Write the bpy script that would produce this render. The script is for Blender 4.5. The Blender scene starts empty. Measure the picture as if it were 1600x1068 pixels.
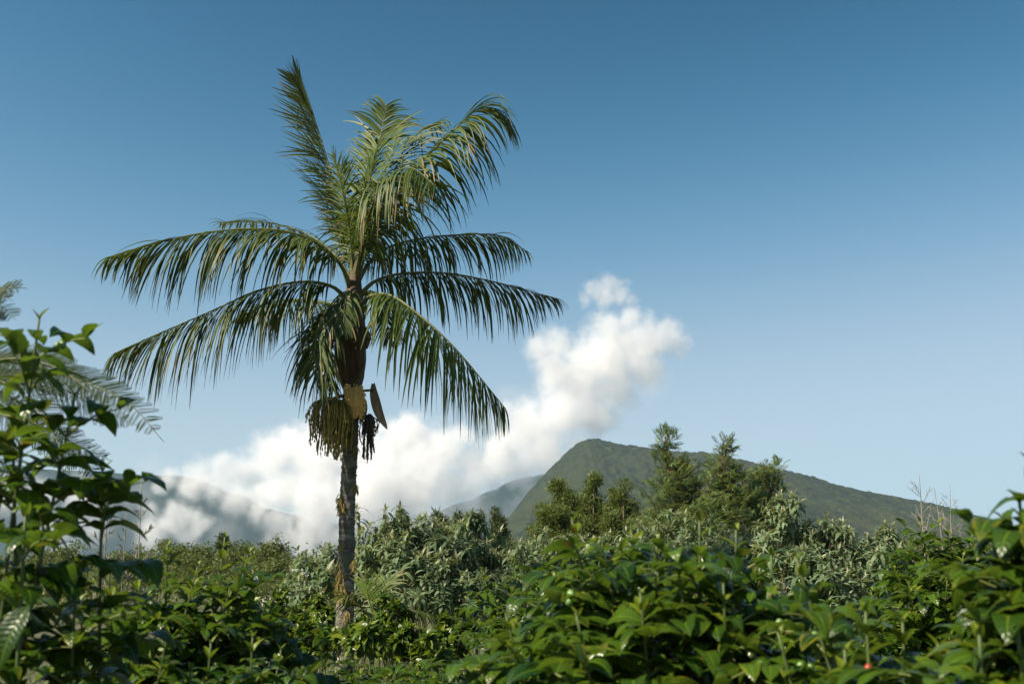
import bpy, math, random
import numpy as np
from mathutils import Vector, Matrix

R = math.radians
scene = bpy.context.scene
col = scene.collection

# ------------------------------------------------------------------ camera
LENS = 38.0
TILT = 11.74                      # degrees upwards
EYE = np.array((0.0, 0.0, 1.7))
cam_data = bpy.data.cameras.new('camera')
cam_data.lens = LENS
cam_data.sensor_width = 36.0
cam_data.clip_start = 0.05
cam_data.clip_end = 60000.0
cam_data.dof.use_dof = True
cam_data.dof.focus_distance = 15.5
cam_data.dof.aperture_fstop = 6.7
cam = bpy.data.objects.new('camera', cam_data)
cam.location = EYE
cam.rotation_euler = (R(90 + TILT), 0, 0)
col.objects.link(cam)
scene.camera = cam

# ------------------------------------------------------------------ sun, sky, exposure
SUN_EL, SUN_AZ = 44.0, 62.0       # elevation; degrees to the left of straight behind the camera
to_sun = Vector((-math.sin(R(SUN_AZ)) * math.cos(R(SUN_EL)), -math.cos(R(SUN_AZ)) * math.cos(R(SUN_EL)), math.sin(R(SUN_EL))))
world = bpy.data.worlds.new('World')
scene.world = world
world.use_nodes = True
wt = world.node_tree
wt.nodes.clear()
wout = wt.nodes.new('ShaderNodeOutputWorld')
wbg = wt.nodes.new('ShaderNodeBackground')
wsky = wt.nodes.new('ShaderNodeTexSky')
wsky.sky_type = 'NISHITA'
wsky.sun_disc = False
wsky.sun_elevation = R(SUN_EL)
wsky.sun_rotation = math.atan2(to_sun.x, to_sun.y)
wsky.altitude = 600
wsky.air_density = 1.0
wsky.dust_density = 0.3
wsky.ozone_density = 1.6
wbg.inputs[1].default_value = 0.053
# the film's response to the sky: deeper and more teal where the sky is deep, channel by channel
wsep = wt.nodes.new('ShaderNodeSeparateColor'); wcmb = wt.nodes.new('ShaderNodeCombineColor')
wt.links.new(wsky.outputs[0], wsep.inputs[0])
for ch, (gain, gam, cap) in enumerate(((0.30, 4.0, 5.0), (0.34, 2.95, 7.0), (0.106, 3.2, 8.6))):
    def wm(op, x, y):
        n = wt.nodes.new('ShaderNodeMath'); n.operation = op
        for i, v in enumerate((x, y)):
            if isinstance(v, float): n.inputs[i].default_value = v
            else: wt.links.new(v, n.inputs[i])
        return n.outputs[0]
    lin = wm('MULTIPLY', wm('POWER', wsep.outputs[ch], gam), gain)
    wt.links.new(wm('DIVIDE', wm('MULTIPLY', lin, cap), wm('ADD', lin, cap)), wcmb.inputs[ch])     # soft shoulder
wt.links.new(wcmb.outputs[0], wbg.inputs[0])
wt.links.new(wbg.outputs[0], wout.inputs[0])
sun_data = bpy.data.lights.new('sun', 'SUN')
sun_data.energy = 5.0
sun_data.angle = R(0.53)
sun_data.color = (1.0, 0.89, 0.72)
sun = bpy.data.objects.new('sun', sun_data)
sun.rotation_euler = to_sun.to_track_quat('Z', 'Y').to_euler()
sun.location = (-30, -10, 40)
col.objects.link(sun)
scene.view_settings.view_transform = 'Standard'
scene.view_settings.look = 'None'
scene.view_settings.exposure = 1.0
scene.view_settings.gamma = 1.0
cy = scene.cycles
cy.use_denoising = True
cy.max_bounces = 12
cy.diffuse_bounces = 3
cy.glossy_bounces = 2
cy.transmission_bounces = 4
cy.transparent_max_bounces = 8
cy.volume_bounces = 9
cy.volume_step_rate = 1.0
cy.volume_max_steps = 512
cy.sample_clamp_indirect = 6.0
cy.use_adaptive_sampling = False

# ------------------------------------------------------------------ helpers
FPX = 1600 * LENS / 36.0
_ct, _st = math.cos(R(TILT)), math.sin(R(TILT))
def at(px, py, Y):
    """the point of the place that lies Y metres ahead in the direction of a spot of the photograph"""
    a, b = (px - 800.0) / FPX, (534.0 - py) / FPX
    d = np.array((a, _ct - b * _st, _st + b * _ct))
    return EYE + d * (Y / d[1])
def to_px(P):
    P = np.atleast_2d(P) - EYE
    f = P[:, 1] * _ct + P[:, 2] * _st
    u = -P[:, 1] * _st + P[:, 2] * _ct
    return 800 + FPX * P[:, 0] / f, 534 - FPX * u / f, f
def sstep(a, b, x):
    t = np.clip((x - a) / (b - a), 0, 1)
    return t * t * (3 - 2 * t)
def gz(x, y):
    """height of the ground"""
    x, y = np.asarray(x, float), np.asarray(y, float)
    return (-1.6 * sstep(18, 110, y) + 0.10 * np.sin(x * 0.21 + 1.3) * np.cos(y * 0.17) * sstep(3, 10, y)
            + 1.2 * np.sin(x * 0.013 + 0.6) * np.sin(y * 0.011) * sstep(120, 500, y))

def make_mesh(name, V, F, attr=None, smooth=True, mat=None):
    V = np.asarray(V, np.float32).reshape(-1, 3)
    F = np.asarray(F, np.int32)
    k = F.shape[1]
    me = bpy.data.meshes.new(name)
    me.vertices.add(len(V)); me.vertices.foreach_set('co', V.ravel())
    me.loops.add(F.size); me.loops.foreach_set('vertex_index', F.ravel())
    me.polygons.add(len(F)); me.polygons.foreach_set('loop_start', np.arange(0, F.size, k, dtype=np.int32))
    if smooth:
        me.polygons.foreach_set('use_smooth', np.ones(len(F), bool))
    if attr is not None:
        at_ = me.attributes.new('leaf', 'FLOAT_VECTOR', 'POINT')
        at_.data.foreach_set('vector', np.asarray(attr, np.float32).ravel())
    me.update(calc_edges=True)
    if mat:
        me.materials.append(mat)
    return me
def link(name, data, parent=None):
    o = bpy.data.objects.new(name, data)
    col.objects.link(o)
    if parent is not None:
        o.parent = parent
        o.matrix_parent_inverse = Matrix.Translation(parent.location).inverted() if parent.type == 'EMPTY' else Matrix()
    return o
def tag(o, label=None, cat=None, group=None, kind=None):
    if label: o['label'] = label
    if cat: o['category'] = cat
    if group: o['group'] = group
    if kind: o['kind'] = kind
    return o
def thing(name, label, cat, loc, group=None):
    e = bpy.data.objects.new(name, None)
    e.location = [float(c) for c in loc]
    e.empty_display_size = 0.2
    col.objects.link(e)
    return tag(e, label, cat, group)

class MB:
    """collects quads for one mesh"""
    def __init__(s):
        s.V, s.F, s.A, s.n = [], [], [], 0
    def add(s, V, F, A=None):
        V = np.asarray(V, float)
        s.V.append(V); s.F.append(np.asarray(F, int) + s.n); s.n += len(V)
        s.A.append(np.zeros((len(V), 3)) if A is None else np.asarray(A, float))
    def tube(s, P, r, sides=6, cap=True):
        P = np.asarray(P, float); n = len(P)
        r = np.broadcast_to(np.asarray(r, float), (n,))
        T = np.gradient(P, axis=0); T /= np.linalg.norm(T, axis=1)[:, None] + 1e-9
        ref = np.array((1.0, 0, 0)) if abs(T[0][0]) < 0.8 else np.array((0, 1.0, 0))
        a = np.arange(sides) * 2 * math.pi / sides
        V = []
        for i in range(n):
            u = np.cross(T[i], ref); u /= np.linalg.norm(u) + 1e-9
            w = np.cross(T[i], u); ref = np.cross(u, T[i])
            V.append(P[i] + r[i] * (np.cos(a)[:, None] * u + np.sin(a)[:, None] * w))
        V = np.concatenate(V)
        F = []
        for i in range(n - 1):
            for j in range(sides):
                k = (j + 1) % sides
                F.append((i * sides + j, i * sides + k, (i + 1) * sides + k, (i + 1) * sides + j))
        if cap and sides % 2 == 0:
            for b in (0, (n - 1) * sides):
                for j in range(1, sides - 2, 2):
                    q = (b, b + j, b + j + 1, b + j + 2)
                    F.append(q if b else q[::-1])
        t = np.repeat(np.linspace(0, 1, n), sides)
        s.add(V, F, np.stack([t, np.zeros_like(t), np.zeros_like(t)], 1))
    def box(s, c, h, yaw=0):
        q = np.array([(x, y, z) for z in (-1, 1) for y in (-1, 1) for x in (-1, 1)], float) * np.asarray(h)
        cy_, sy_ = math.cos(yaw), math.sin(yaw)
        q = np.stack([q[:, 0] * cy_ - q[:, 1] * sy_, q[:, 0] * sy_ + q[:, 1] * cy_, q[:, 2]], 1) + np.asarray(c)
        s.add(q, [(0, 2, 3, 1), (4, 5, 7, 6), (0, 1, 5, 4), (2, 6, 7, 3), (0, 4, 6, 2), (1, 3, 7, 5)])
    def build(s, name, mat, parent=None, smooth=True, attr=True, kind=None):
        me = make_mesh(name, np.concatenate(s.V), np.concatenate(s.F), np.concatenate(s.A) if attr else None, smooth, mat)
        o = link(name, me, parent)
        if kind: o['kind'] = kind
        return o

def curve(pts, n):
    """Catmull-Rom through the points, n samples evenly along the length"""
    P = np.asarray(pts, float)
    Q = np.vstack([2 * P[0] - P[1], P, 2 * P[-1] - P[-2]])
    out = []
    for i in range(1, len(Q) - 2):
        t = np.linspace(0, 1, 14, endpoint=False)[:, None]
        p0, p1, p2, p3 = Q[i - 1], Q[i], Q[i + 1], Q[i + 2]
        out.append(0.5 * (2 * p1 + (p2 - p0) * t + (2 * p0 - 5 * p1 + 4 * p2 - p3) * t ** 2 + (3 * p1 - p0 - 3 * p2 + p3) * t ** 3))
    out = np.vstack(out + [P[-1:]])
    s = np.concatenate([[0], np.cumsum(np.linalg.norm(np.diff(out, axis=0), axis=1))])
    w = np.linspace(0, s[-1], n)
    return np.stack([np.interp(w, s, out[:, k]) for k in range(3)], 1)
def unit(v):
    v = np.asarray(v, float)
    return v / (np.linalg.norm(v) + 1e-9)
def basis(d, n):
    x = unit(d); z = np.asarray(n, float) - np.dot(n, x) * x
    if np.linalg.norm(z) < 1e-3:
        z = np.cross(x, (0.31, 0.77, 0.2))
    z = unit(z)
    return np.stack([x, np.cross(z, x), z], 1)

# ------------------------------------------------------------------ materials
def new_mat(name):
    m = bpy.data.materials.new(name)
    m.use_nodes = True
    m.node_tree.nodes.clear()
    return m, m.node_tree.nodes, m.node_tree.links
def N_(ns, t, **kw):
    n = ns.new(t)
    for k, v in kw.items():
        if k.startswith('i_'):
            n.inputs[int(k[2:])].default_value = v
        else:
            setattr(n, k, v)
    return n
def mathn(ns, ls, op, a, b=None, c=None, clamp=False):
    n = ns.new('ShaderNodeMath'); n.operation = op; n.use_clamp = clamp
    for i, v in enumerate((a, b, c)):
        if v is None: continue
        if isinstance(v, (int, float)): n.inputs[i].default_value = v
        else: ls.new(v, n.inputs[i])
    return n.outputs[0]
def mixc(ns, ls, f, a, b, mode='MIX'):
    n = ns.new('ShaderNodeMix'); n.data_type = 'RGBA'; n.blend_type = mode
    for s, v in ((0, f), (6, a), (7, b)):
        if isinstance(v, (int, float)): n.inputs[s].default_value = v
        elif isinstance(v, tuple): n.inputs[s].default_value = (*v, 1)
        else: ls.new(v, n.inputs[s])
    return n.outputs[2]
def leaf_mat(name, dark, light, young=None, back=None, rough=0.4, transl=0.3, spec=0.5, veins=0.0, vein_freq=9, edge=None, dead=None, sheen=0.0):
    """leaf: colour differs from leaf to leaf; attribute leaf = (along, across, youth)"""
    m, ns, ls = new_mat(name)
    out = ns.new('ShaderNodeOutputMaterial')
    bs = ns.new('ShaderNodeBsdfPrincipled')
    geo = ns.new('ShaderNodeNewGeometry'); oi = ns.new('ShaderNodeObjectInfo')
    atn = N_(ns, 'ShaderNodeAttribute', attribute_name='leaf')
    sep = ns.new('ShaderNodeSeparateXYZ'); ls.new(atn.outputs['Vector'], sep.inputs[0])
    rnd = mathn(ns, ls, 'FRACT', mathn(ns, ls, 'ADD', geo.outputs['Random Per Island'], oi.outputs['Random']))
    c = mixc(ns, ls, rnd, dark, light)
    r2 = mathn(ns, ls, 'FRACT', mathn(ns, ls, 'MULTIPLY', rnd, 17.31))
    av = mathn(ns, ls, 'ABSOLUTE', sep.outputs[1])
    if young:
        c = mixc(ns, ls, mathn(ns, ls, 'MULTIPLY', sep.outputs[2], 0.85, clamp=True), c, young)
    if edge:   # yellowing margin and tip on some leaves
        e = mathn(ns, ls, 'MULTIPLY', mathn(ns, ls, 'SUBTRACT', av, 0.45, clamp=True), 2.2)
        t = mathn(ns, ls, 'MULTIPLY', mathn(ns, ls, 'SUBTRACT', sep.outputs[0], 0.8, clamp=True), 3.0)
        e = mathn(ns, ls, 'MAXIMUM', e, t)
        w = mathn(ns, ls, 'MULTIPLY', mathn(ns, ls, 'SUBTRACT', r2, 0.72, clamp=True), 2.4)
        w = mathn(ns, ls, 'ADD', w, mathn(ns, ls, 'MULTIPLY', sep.outputs[2], 0.35))
        ne = N_(ns, 'ShaderNodeTexNoise'); ne.inputs['Scale'].default_value = 28; ne.inputs['Detail'].default_value = 3
        ls.new(geo.outputs['Position'], ne.inputs['Vector'])     # patchy, not an even rim
        w = mathn(ns, ls, 'MULTIPLY', w, mathn(ns, ls, 'MULTIPLY', mathn(ns, ls, 'SUBTRACT', ne.outputs[0], 0.38, clamp=True), 4.5, clamp=True))
        c = mixc(ns, ls, mathn(ns, ls, 'MULTIPLY', e, w, clamp=True), c, edge)
    if dead:   # dry brown tips on some leaves
        t = mathn(ns, ls, 'MULTIPLY', mathn(ns, ls, 'SUBTRACT', sep.outputs[0], mathn(ns, ls, 'ADD', mathn(ns, ls, 'MULTIPLY', r2, 2.6), 0.45)), 6.0, clamp=True)
        c = mixc(ns, ls, t, c, dead)
    if veins:
        mid = mathn(ns, ls, 'LESS_THAN', av, 0.07)
        c = mixc(ns, ls, mathn(ns, ls, 'MULTIPLY', mid, 0.5), c, (min(1, light[0] * 2.2), min(1, light[1] * 1.9), light[2] * 1.6))
    if back:
        c = mixc(ns, ls, mathn(ns, ls, 'MULTIPLY', geo.outputs['Backfacing'], 0.75), c, back)
    tc = ns.new('ShaderNodeTexCoord')
    nz = N_(ns, 'ShaderNodeTexNoise'); nz.inputs['Scale'].default_value = 14; nz.inputs['Detail'].default_value = 3
    ls.new(tc.outputs['Object'], nz.inputs['Vector'])
    c = mixc(ns, ls, 0.35, c, mixc(ns, ls, nz.outputs[0], (0.35, 0.35, 0.35), (1.5, 1.5, 1.4)), 'MULTIPLY')
    if veins:   # brown blotches and eaten spots
        n4 = N_(ns, 'ShaderNodeTexNoise'); n4.inputs['Scale'].default_value = 6.5; n4.inputs['Detail'].default_value = 2
        ls.new(geo.outputs['Position'], n4.inputs['Vector'])
        n5 = N_(ns, 'ShaderNodeTexNoise'); n5.inputs['Scale'].default_value = 55; n5.inputs['Detail'].default_value = 3
        ls.new(geo.outputs['Position'], n5.inputs['Vector'])
        sp_ = mathn(ns, ls, 'MULTIPLY', mathn(ns, ls, 'SUBTRACT', mathn(ns, ls, 'ADD', n5.outputs[0], mathn(ns, ls, 'MULTIPLY', n4.outputs[0], .5)), .93, clamp=True), 14.0, clamp=True)
        c = mixc(ns, ls, sp_, c, (0.11, 0.065, 0.02))
    ls.new(c, bs.inputs['Base Color'])
    bs.inputs['Roughness'].default_value = rough
    bs.inputs['Specular IOR Level'].default_value = spec
    if sheen:
        bs.inputs['Sheen Weight'].default_value = sheen
    if veins:
        w = mathn(ns, ls, 'SINE', mathn(ns, ls, 'MULTIPLY', mathn(ns, ls, 'SUBTRACT', sep.outputs[0], mathn(ns, ls, 'MULTIPLY', av, 0.10)), vein_freq * 2 * math.pi))
        h = mathn(ns, ls, 'MULTIPLY', mathn(ns, ls, 'ABSOLUTE', w), mathn(ns, ls, 'SUBTRACT', 1.0, mathn(ns, ls, 'POWER', av, 3)))
        h = mathn(ns, ls, 'MULTIPLY', h, mathn(ns, ls, 'MINIMUM', mathn(ns, ls, 'MULTIPLY', av, 4.0), 1.0))
        bp = ns.new('ShaderNodeBump'); bp.inputs['Strength'].default_value = veins; bp.inputs['Distance'].default_value = 0.004
        ls.new(h, bp.inputs['Height']); ls.new(bp.outputs[0], bs.inputs['Normal'])
    if transl > 0:
        tr = ns.new('ShaderNodeBsdfTranslucent')
        ls.new(mixc(ns, ls, 1.0, c, (1.9, 1.75, 0.7), 'MULTIPLY'), tr.inputs[0])
        mx = ns.new('ShaderNodeMixShader'); mx.inputs[0].default_value = transl
        ls.new(bs.outputs[0], mx.inputs[1]); ls.new(tr.outputs[0], mx.inputs[2]); ls.new(mx.outputs[0], out.inputs[0])
    else:
        ls.new(bs.outputs[0], out.inputs[0])
    return m
def plain_mat(name, a, b, scale=6.0, rough=0.8, bump=0.3, detail=6, dist=0.02, stretch=(1, 1, 1), spec=0.3):
    m, ns, ls = new_mat(name)
    out = ns.new('ShaderNodeOutputMaterial'); bs = ns.new('ShaderNodeBsdfPrincipled')
    tc = ns.new('ShaderNodeTexCoord'); mp = ns.new('ShaderNodeMapping'); mp.inputs['Scale'].default_value = stretch
    nz = N_(ns, 'ShaderNodeTexNoise'); nz.inputs['Scale'].default_value = scale; nz.inputs['Detail'].default_value = detail; nz.inputs['Roughness'].default_value = 0.65
    ls.new(tc.outputs['Object'], mp.inputs[0]); ls.new(mp.outputs[0], nz.inputs['Vector'])
    rp = ns.new('ShaderNodeMapRange'); rp.inputs[1].default_value = 0.3; rp.inputs[2].default_value = 0.7
    ls.new(nz.outputs[0], rp.inputs[0])
    ls.new(mixc(ns, ls, rp.outputs[0], a, b), bs.inputs['Base Color'])
    bs.inputs['Roughness'].default_value = rough
    bs.inputs['Specular IOR Level'].default_value = spec
    if bump:
        bp = ns.new('ShaderNodeBump'); bp.inputs['Strength'].default_value = bump; bp.inputs['Distance'].default_value = dist
        ls.new(nz.outputs[0], bp.inputs['Height']); ls.new(bp.outputs[0], bs.inputs['Normal'])
    ls.new(bs.outputs[0], out.inputs[0])
    return m

M = {}
M['coffee'] = leaf_mat('coffee_leaf', (0.012, 0.038, 0.004), (0.068, 0.128, 0.010), young=(0.16, 0.21, 0.015), back=(0.06, 0.11, 0.025),
                       rough=0.27, transl=0.36, spec=0.42, veins=0.28, vein_freq=6, edge=(0.30, 0.26, 0.02))
M['silver'] = leaf_mat('silver_leaf', (0.060, 0.108, 0.048), (0.155, 0.215, 0.115), young=(0.36, 0.37, 0.26), back=(0.26, 0.29, 0.21), rough=0.65, transl=0.22, spec=0.25)
M['palm'] = leaf_mat('palm_leaflet', (0.022, 0.042, 0.007), (0.090, 0.118, 0.028), young=(0.12, 0.20, 0.02), rough=0.48, transl=0.2, spec=0.28, dead=(0.2, 0.14, 0.06))
M['rachis'] = plain_mat('palm_rachis', (0.07, 0.085, 0.025), (0.13, 0.13, 0.045), scale=8, rough=0.5)
M['feather'] = leaf_mat('feathery_leaf', (0.042, 0.085, 0.020), (0.12, 0.175, 0.045), young=(0.17, 0.22, 0.05), back=(0.16, 0.19, 0.12), rough=0.5, transl=0.3, spec=0.35)
M['wattle'] = leaf_mat('wattle_leaf', (0.048, 0.080, 0.016), (0.135, 0.165, 0.04), young=(0.2, 0.22, 0.06), rough=0.55, transl=0.3, spec=0.3)
M['pine'] = leaf_mat('pine_needle', (0.035, 0.060, 0.022), (0.085, 0.11, 0.04), rough=0.6, transl=0.15, spec=0.25)
M['scrub'] = leaf_mat('scrub_leaf', (0.055, 0.085, 0.025), (0.13, 0.155, 0.05), young=(0.2, 0.2, 0.07), rough=0.55, transl=0.28, spec=0.3)
M['fern'] = leaf_mat('fern_pinnule', (0.012, 0.028, 0.006), (0.034, 0.06, 0.014), rough=0.6, transl=0.25, spec=0.2)
M['yucca'] = leaf_mat('sword_leaf', (0.03, 0.06, 0.022), (0.07, 0.10, 0.04), rough=0.4, transl=0.1, spec=0.45)
M['grass'] = leaf_mat('grass_blade', (0.06, 0.10, 0.025), (0.14, 0.18, 0.05), rough=0.55, transl=0.3, spec=0.3)
M['wood_stem'] = plain_mat('coffee_stem', (0.10, 0.075, 0.03), (0.22, 0.155, 0.075), scale=22, rough=0.75, bump=0.4, dist=0.003)
def stem_mat():
    m, ns, ls = new_mat('coffee_shoot')
    out = ns.new('ShaderNodeOutputMaterial'); bs = ns.new('ShaderNodeBsdfPrincipled')
    a = N_(ns, 'ShaderNodeAttribute', attribute_name='leaf'); sp = ns.new('ShaderNodeSeparateXYZ'); ls.new(a.outputs['Vector'], sp.inputs[0])
    tc = ns.new('ShaderNodeTexCoord'); nz = N_(ns, 'ShaderNodeTexNoise'); nz.inputs['Scale'].default_value = 24; nz.inputs['Detail'].default_value = 5
    ls.new(tc.outputs['Object'], nz.inputs['Vector'])
    brown = mixc(ns, ls, nz.outputs[0], (0.07, 0.05, 0.025), (0.24, 0.17, 0.085))
    r = ns.new('ShaderNodeMapRange'); r.inputs[1].default_value = 0.62; r.inputs[2].default_value = 0.86; ls.new(sp.outputs[0], r.inputs[0])
    ls.new(mixc(ns, ls, r.outputs[0], brown, (0.06, 0.09, 0.018)), bs.inputs['Base Color'])     # bark below, green shoot above
    bs.inputs['Roughness'].default_value = 0.6
    ls.new(bs.outputs[0], out.inputs[0])
    return m
M['stem'] = stem_mat()
M['green_stem'] = plain_mat('green_twig', (0.09, 0.13, 0.03), (0.16, 0.17, 0.05), scale=20, rough=0.5, bump=0.1, dist=0.002)
M['bark'] = plain_mat('bark', (0.10, 0.075, 0.05), (0.22, 0.17, 0.11), scale=9, rough=0.9, bump=0.6, stretch=(1, 1, .3))
M['bare_bark'] = plain_mat('bare_bark', (0.17, 0.155, 0.13), (0.27, 0.25, 0.21), scale=9, rough=0.9)
M['red_bark'] = plain_mat('red_bark', (0.12, 0.075, 0.04), (0.24, 0.15, 0.08), scale=9, rough=0.9)
M['berry'] = plain_mat('green_berry', (0.10, 0.19, 0.045), (0.15, 0.25, 0.07), scale=30, rough=0.3, bump=0, spec=0.5)
M['ripe'] = plain_mat('ripe_berry', (0.22, 0.022, 0.008), (0.30, 0.05, 0.01), scale=30, rough=0.3, bump=0, spec=0.5)
M['sheath'] = plain_mat('leaf_sheath', (0.035, 0.024, 0.012), (0.13, 0.085, 0.04), scale=3.0, rough=0.7, bump=0.4, stretch=(6, 6, .8), detail=5)
M['spathe'] = plain_mat('spathe', (0.10, 0.065, 0.038), (0.2, 0.14, 0.09), scale=5.0, rough=0.7, bump=0.3, stretch=(5, 5, .7))
M['spathe_in'] = plain_mat('spathe_lining', (0.26, 0.18, 0.10), (0.42, 0.31, 0.2), scale=5.0, rough=0.7, bump=0.2, stretch=(5, 5, .7))
M['flower'] = plain_mat('palm_flower', (0.74, 0.44, 0.12), (0.88, 0.64, 0.28), scale=25, rough=0.7, bump=0.4)
M['fruit'] = plain_mat('palm_fruit', (0.13, 0.10, 0.018), (0.36, 0.27, 0.06), scale=6, rough=0.5, bump=0.2)
M['dark_fruit'] = plain_mat('dry_fruit_stalk', (0.035, 0.028, 0.018), (0.08, 0.06, 0.035), scale=10, rough=0.7, bump=0.2)
M['moss'] = plain_mat('moss', (0.16, 0.12, 0.035), (0.30, 0.24, 0.08), scale=30, rough=0.95, bump=0.8)
M['tin'] = plain_mat('tin_roof', (0.32, 0.33, 0.34), (0.46, 0.47, 0.48), scale=3, rough=0.45, bump=0.1)
M['plaster'] = plain_mat('painted_wall', (0.55, 0.52, 0.46), (0.66, 0.63, 0.57), scale=3, rough=0.9, bump=0.1)
M['paint'] = plain_mat('door_paint', (0.10, 0.14, 0.17), (0.14, 0.18, 0.21), scale=3, rough=0.6, bump=0.1)
M['soil'] = plain_mat('ground_soil', (0.050, 0.055, 0.022), (0.10, 0.10, 0.045), scale=0.6, rough=0.95, bump=0.5, detail=10, dist=0.1)

def trunk_mat():
    m, ns, ls = new_mat('palm_trunk')
    out = ns.new('ShaderNodeOutputMaterial'); bs = ns.new('ShaderNodeBsdfPrincipled')
    tc = ns.new('ShaderNodeTexCoord')
    sp = ns.new('ShaderNodeSeparateXYZ'); ls.new(tc.outputs['Object'], sp.inputs[0])
    nz = N_(ns, 'ShaderNodeTexNoise'); nz.inputs['Scale'].default_value = 9; nz.inputs['Detail'].default_value = 8; nz.inputs['Roughness'].default_value = 0.7
    ls.new(tc.outputs['Object'], nz.inputs['Vector'])
    mp = ns.new('ShaderNodeMapping'); mp.inputs['Scale'].default_value = (2.5, 2.5, 11)
    ls.new(tc.outputs['Object'], mp.inputs[0])
    n2 = N_(ns, 'ShaderNodeTexNoise'); n2.inputs['Scale'].default_value = 1.6; n2.inputs['Detail'].default_value = 6; n2.inputs['Roughness'].default_value = 0.7
    ls.new(mp.outputs[0], n2.inputs['Vector'])
    low = mathn(ns, ls, 'SUBTRACT', 1.0, mathn(ns, ls, 'MULTIPLY', sp.outputs[2], 0.26), clamp=True)   # lichen grows lower down
    rb = ns.new('ShaderNodeMapRange'); rb.inputs[1].default_value = 0.35; rb.inputs[2].default_value = 0.65
    ls.new(nz.outputs[0], rb.inputs[0])
    bark = mixc(ns, ls, rb.outputs[0], (0.035, 0.03, 0.024), (0.17, 0.15, 0.12))
    r1 = ns.new('ShaderNodeMapRange'); r1.inputs[1].default_value = 0.50; r1.inputs[2].default_value = 0.60
    ls.new(n2.outputs[0], r1.inputs[0])
    c = mixc(ns, ls, mathn(ns, ls, 'MULTIPLY', r1.outputs[0], mathn(ns, ls, 'ADD', low, 0.12)), bark, (0.36, 0.33, 0.27))
    n3 = N_(ns, 'ShaderNodeTexNoise'); n3.inputs['Scale'].default_value = 5; n3.inputs['Detail'].default_value = 6
    ls.new(tc.outputs['Object'], n3.inputs['Vector'])
    r3 = ns.new('ShaderNodeMapRange'); r3.inputs[1].default_value = 0.53; r3.inputs[2].default_value = 0.62
    ls.new(n3.outputs[0], r3.inputs[0])
    c = mixc(ns, ls, mathn(ns, ls, 'MULTIPLY', r3.outputs[0], 0.75), c, (0.11, 0.12, 0.055))
    ls.new(c, bs.inputs['Base Color']); bs.inputs['Roughness'].default_value = 0.9
    bp = ns.new('ShaderNodeBump'); bp.inputs['Strength'].default_value = 1.0; bp.inputs['Distance'].default_value = 0.05
    ls.new(nz.outputs[0], bp.inputs['Height']); ls.new(bp.outputs[0], bs.inputs['Normal'])
    ls.new(bs.outputs[0], out.inputs[0])
    return m
M['trunk'] = trunk_mat()

def forest_mat(name, a, b, c3, scale):
    m, ns, ls = new_mat(name)
    out = ns.new('ShaderNodeOutputMaterial'); bs = ns.new('ShaderNodeBsdfPrincipled')
    tc = ns.new('ShaderNodeTexCoord')
    v = N_(ns, 'ShaderNodeTexVoronoi'); v.inputs['Scale'].default_value = 1.0 / scale
    ls.new(tc.outputs['Object'], v.inputs['Vector'])
    n = N_(ns, 'ShaderNodeTexNoise'); n.inputs['Scale'].default_value = 1.0 / (scale * 14); n.inputs['Detail'].default_value = 6
    ls.new(tc.outputs['Object'], n.inputs['Vector'])
    sc = ns.new('ShaderNodeSeparateColor'); ls.new(v.outputs['Color'], sc.inputs[0])
    k = mixc(ns, ls, sc.outputs[0], a, b)
    r1 = ns.new('ShaderNodeMapRange'); r1.inputs[1].default_value = 0.4; r1.inputs[2].default_value = 0.62
    ls.new(n.outputs[0], r1.inputs[0])
    k = mixc(ns, ls, mathn(ns, ls, 'MULTIPLY', r1.outputs[0], 0.6), k, c3)
    ls.new(k, bs.inputs['Base Color']); bs.inputs['Roughness'].default_value = 0.9; bs.inputs['Specular IOR Level'].default_value = 0.1
    f = N_(ns, 'ShaderNodeTexNoise'); f.inputs['Scale'].default_value = 2.2 / scale; f.inputs['Detail'].default_value = 5
    ls.new(tc.outputs['Object'], f.inputs['Vector'])
    bp = ns.new('ShaderNodeBump'); bp.inputs['Strength'].default_value = 0.9; bp.inputs['Distance'].default_value = scale * 0.35
    ls.new(f.outputs[0], bp.inputs['Height']); ls.new(bp.outputs[0], bs.inputs['Normal'])
    ls.new(bs.outputs[0], out.inputs[0])
    return m
M['forest'] = forest_mat('forest_canopy', (0.004, 0.007, 0.001), (0.028, 0.036, 0.006), (0.031, 0.035, 0.006), 8.0)
M['far_forest'] = forest_mat('far_forest', (0.006, 0.014, 0.012), (0.014, 0.025, 0.02), (0.013, 0.024, 0.018), 22.0)

# ------------------------------------------------------------------ ground, hills
def grid_mesh(name, xs, ys, Z, mat):
    nx, ny = len(xs), len(ys)
    X, Y = np.meshgrid(xs, ys)
    V = np.stack([X, Y, Z], -1).reshape(-1, 3)
    i = np.arange(nx - 1)[None, :] + nx * np.arange(ny - 1)[:, None]
    F = np.stack([i, i + 1, i + nx + 1, i + nx], -1).reshape(-1, 4)
    return make_mesh(name, V, F, None, True, mat)
def vnoise(x, y, cell, seed):
    rs = np.random.RandomState(seed); T = rs.rand(256, 256)
    gx, gy = x / cell, y / cell
    ix, iy = np.floor(gx).astype(int), np.floor(gy).astype(int)
    fx, fy = gx - ix, gy - iy
    fx, fy = fx * fx * (3 - 2 * fx), fy * fy * (3 - 2 * fy)
    g = lambda a, b: T[(ix + a) % 256, (iy + b) % 256]
    return (g(0, 0) * (1 - fx) + g(1, 0) * fx) * (1 - fy) + (g(0, 1) * (1 - fx) + g(1, 1) * fx) * fy - 0.5
def fbm(x, y, cell, seed, o=4):
    return sum(vnoise(x, y, cell / 2 ** k, seed + k) / 1.9 ** k for k in range(o))
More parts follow.
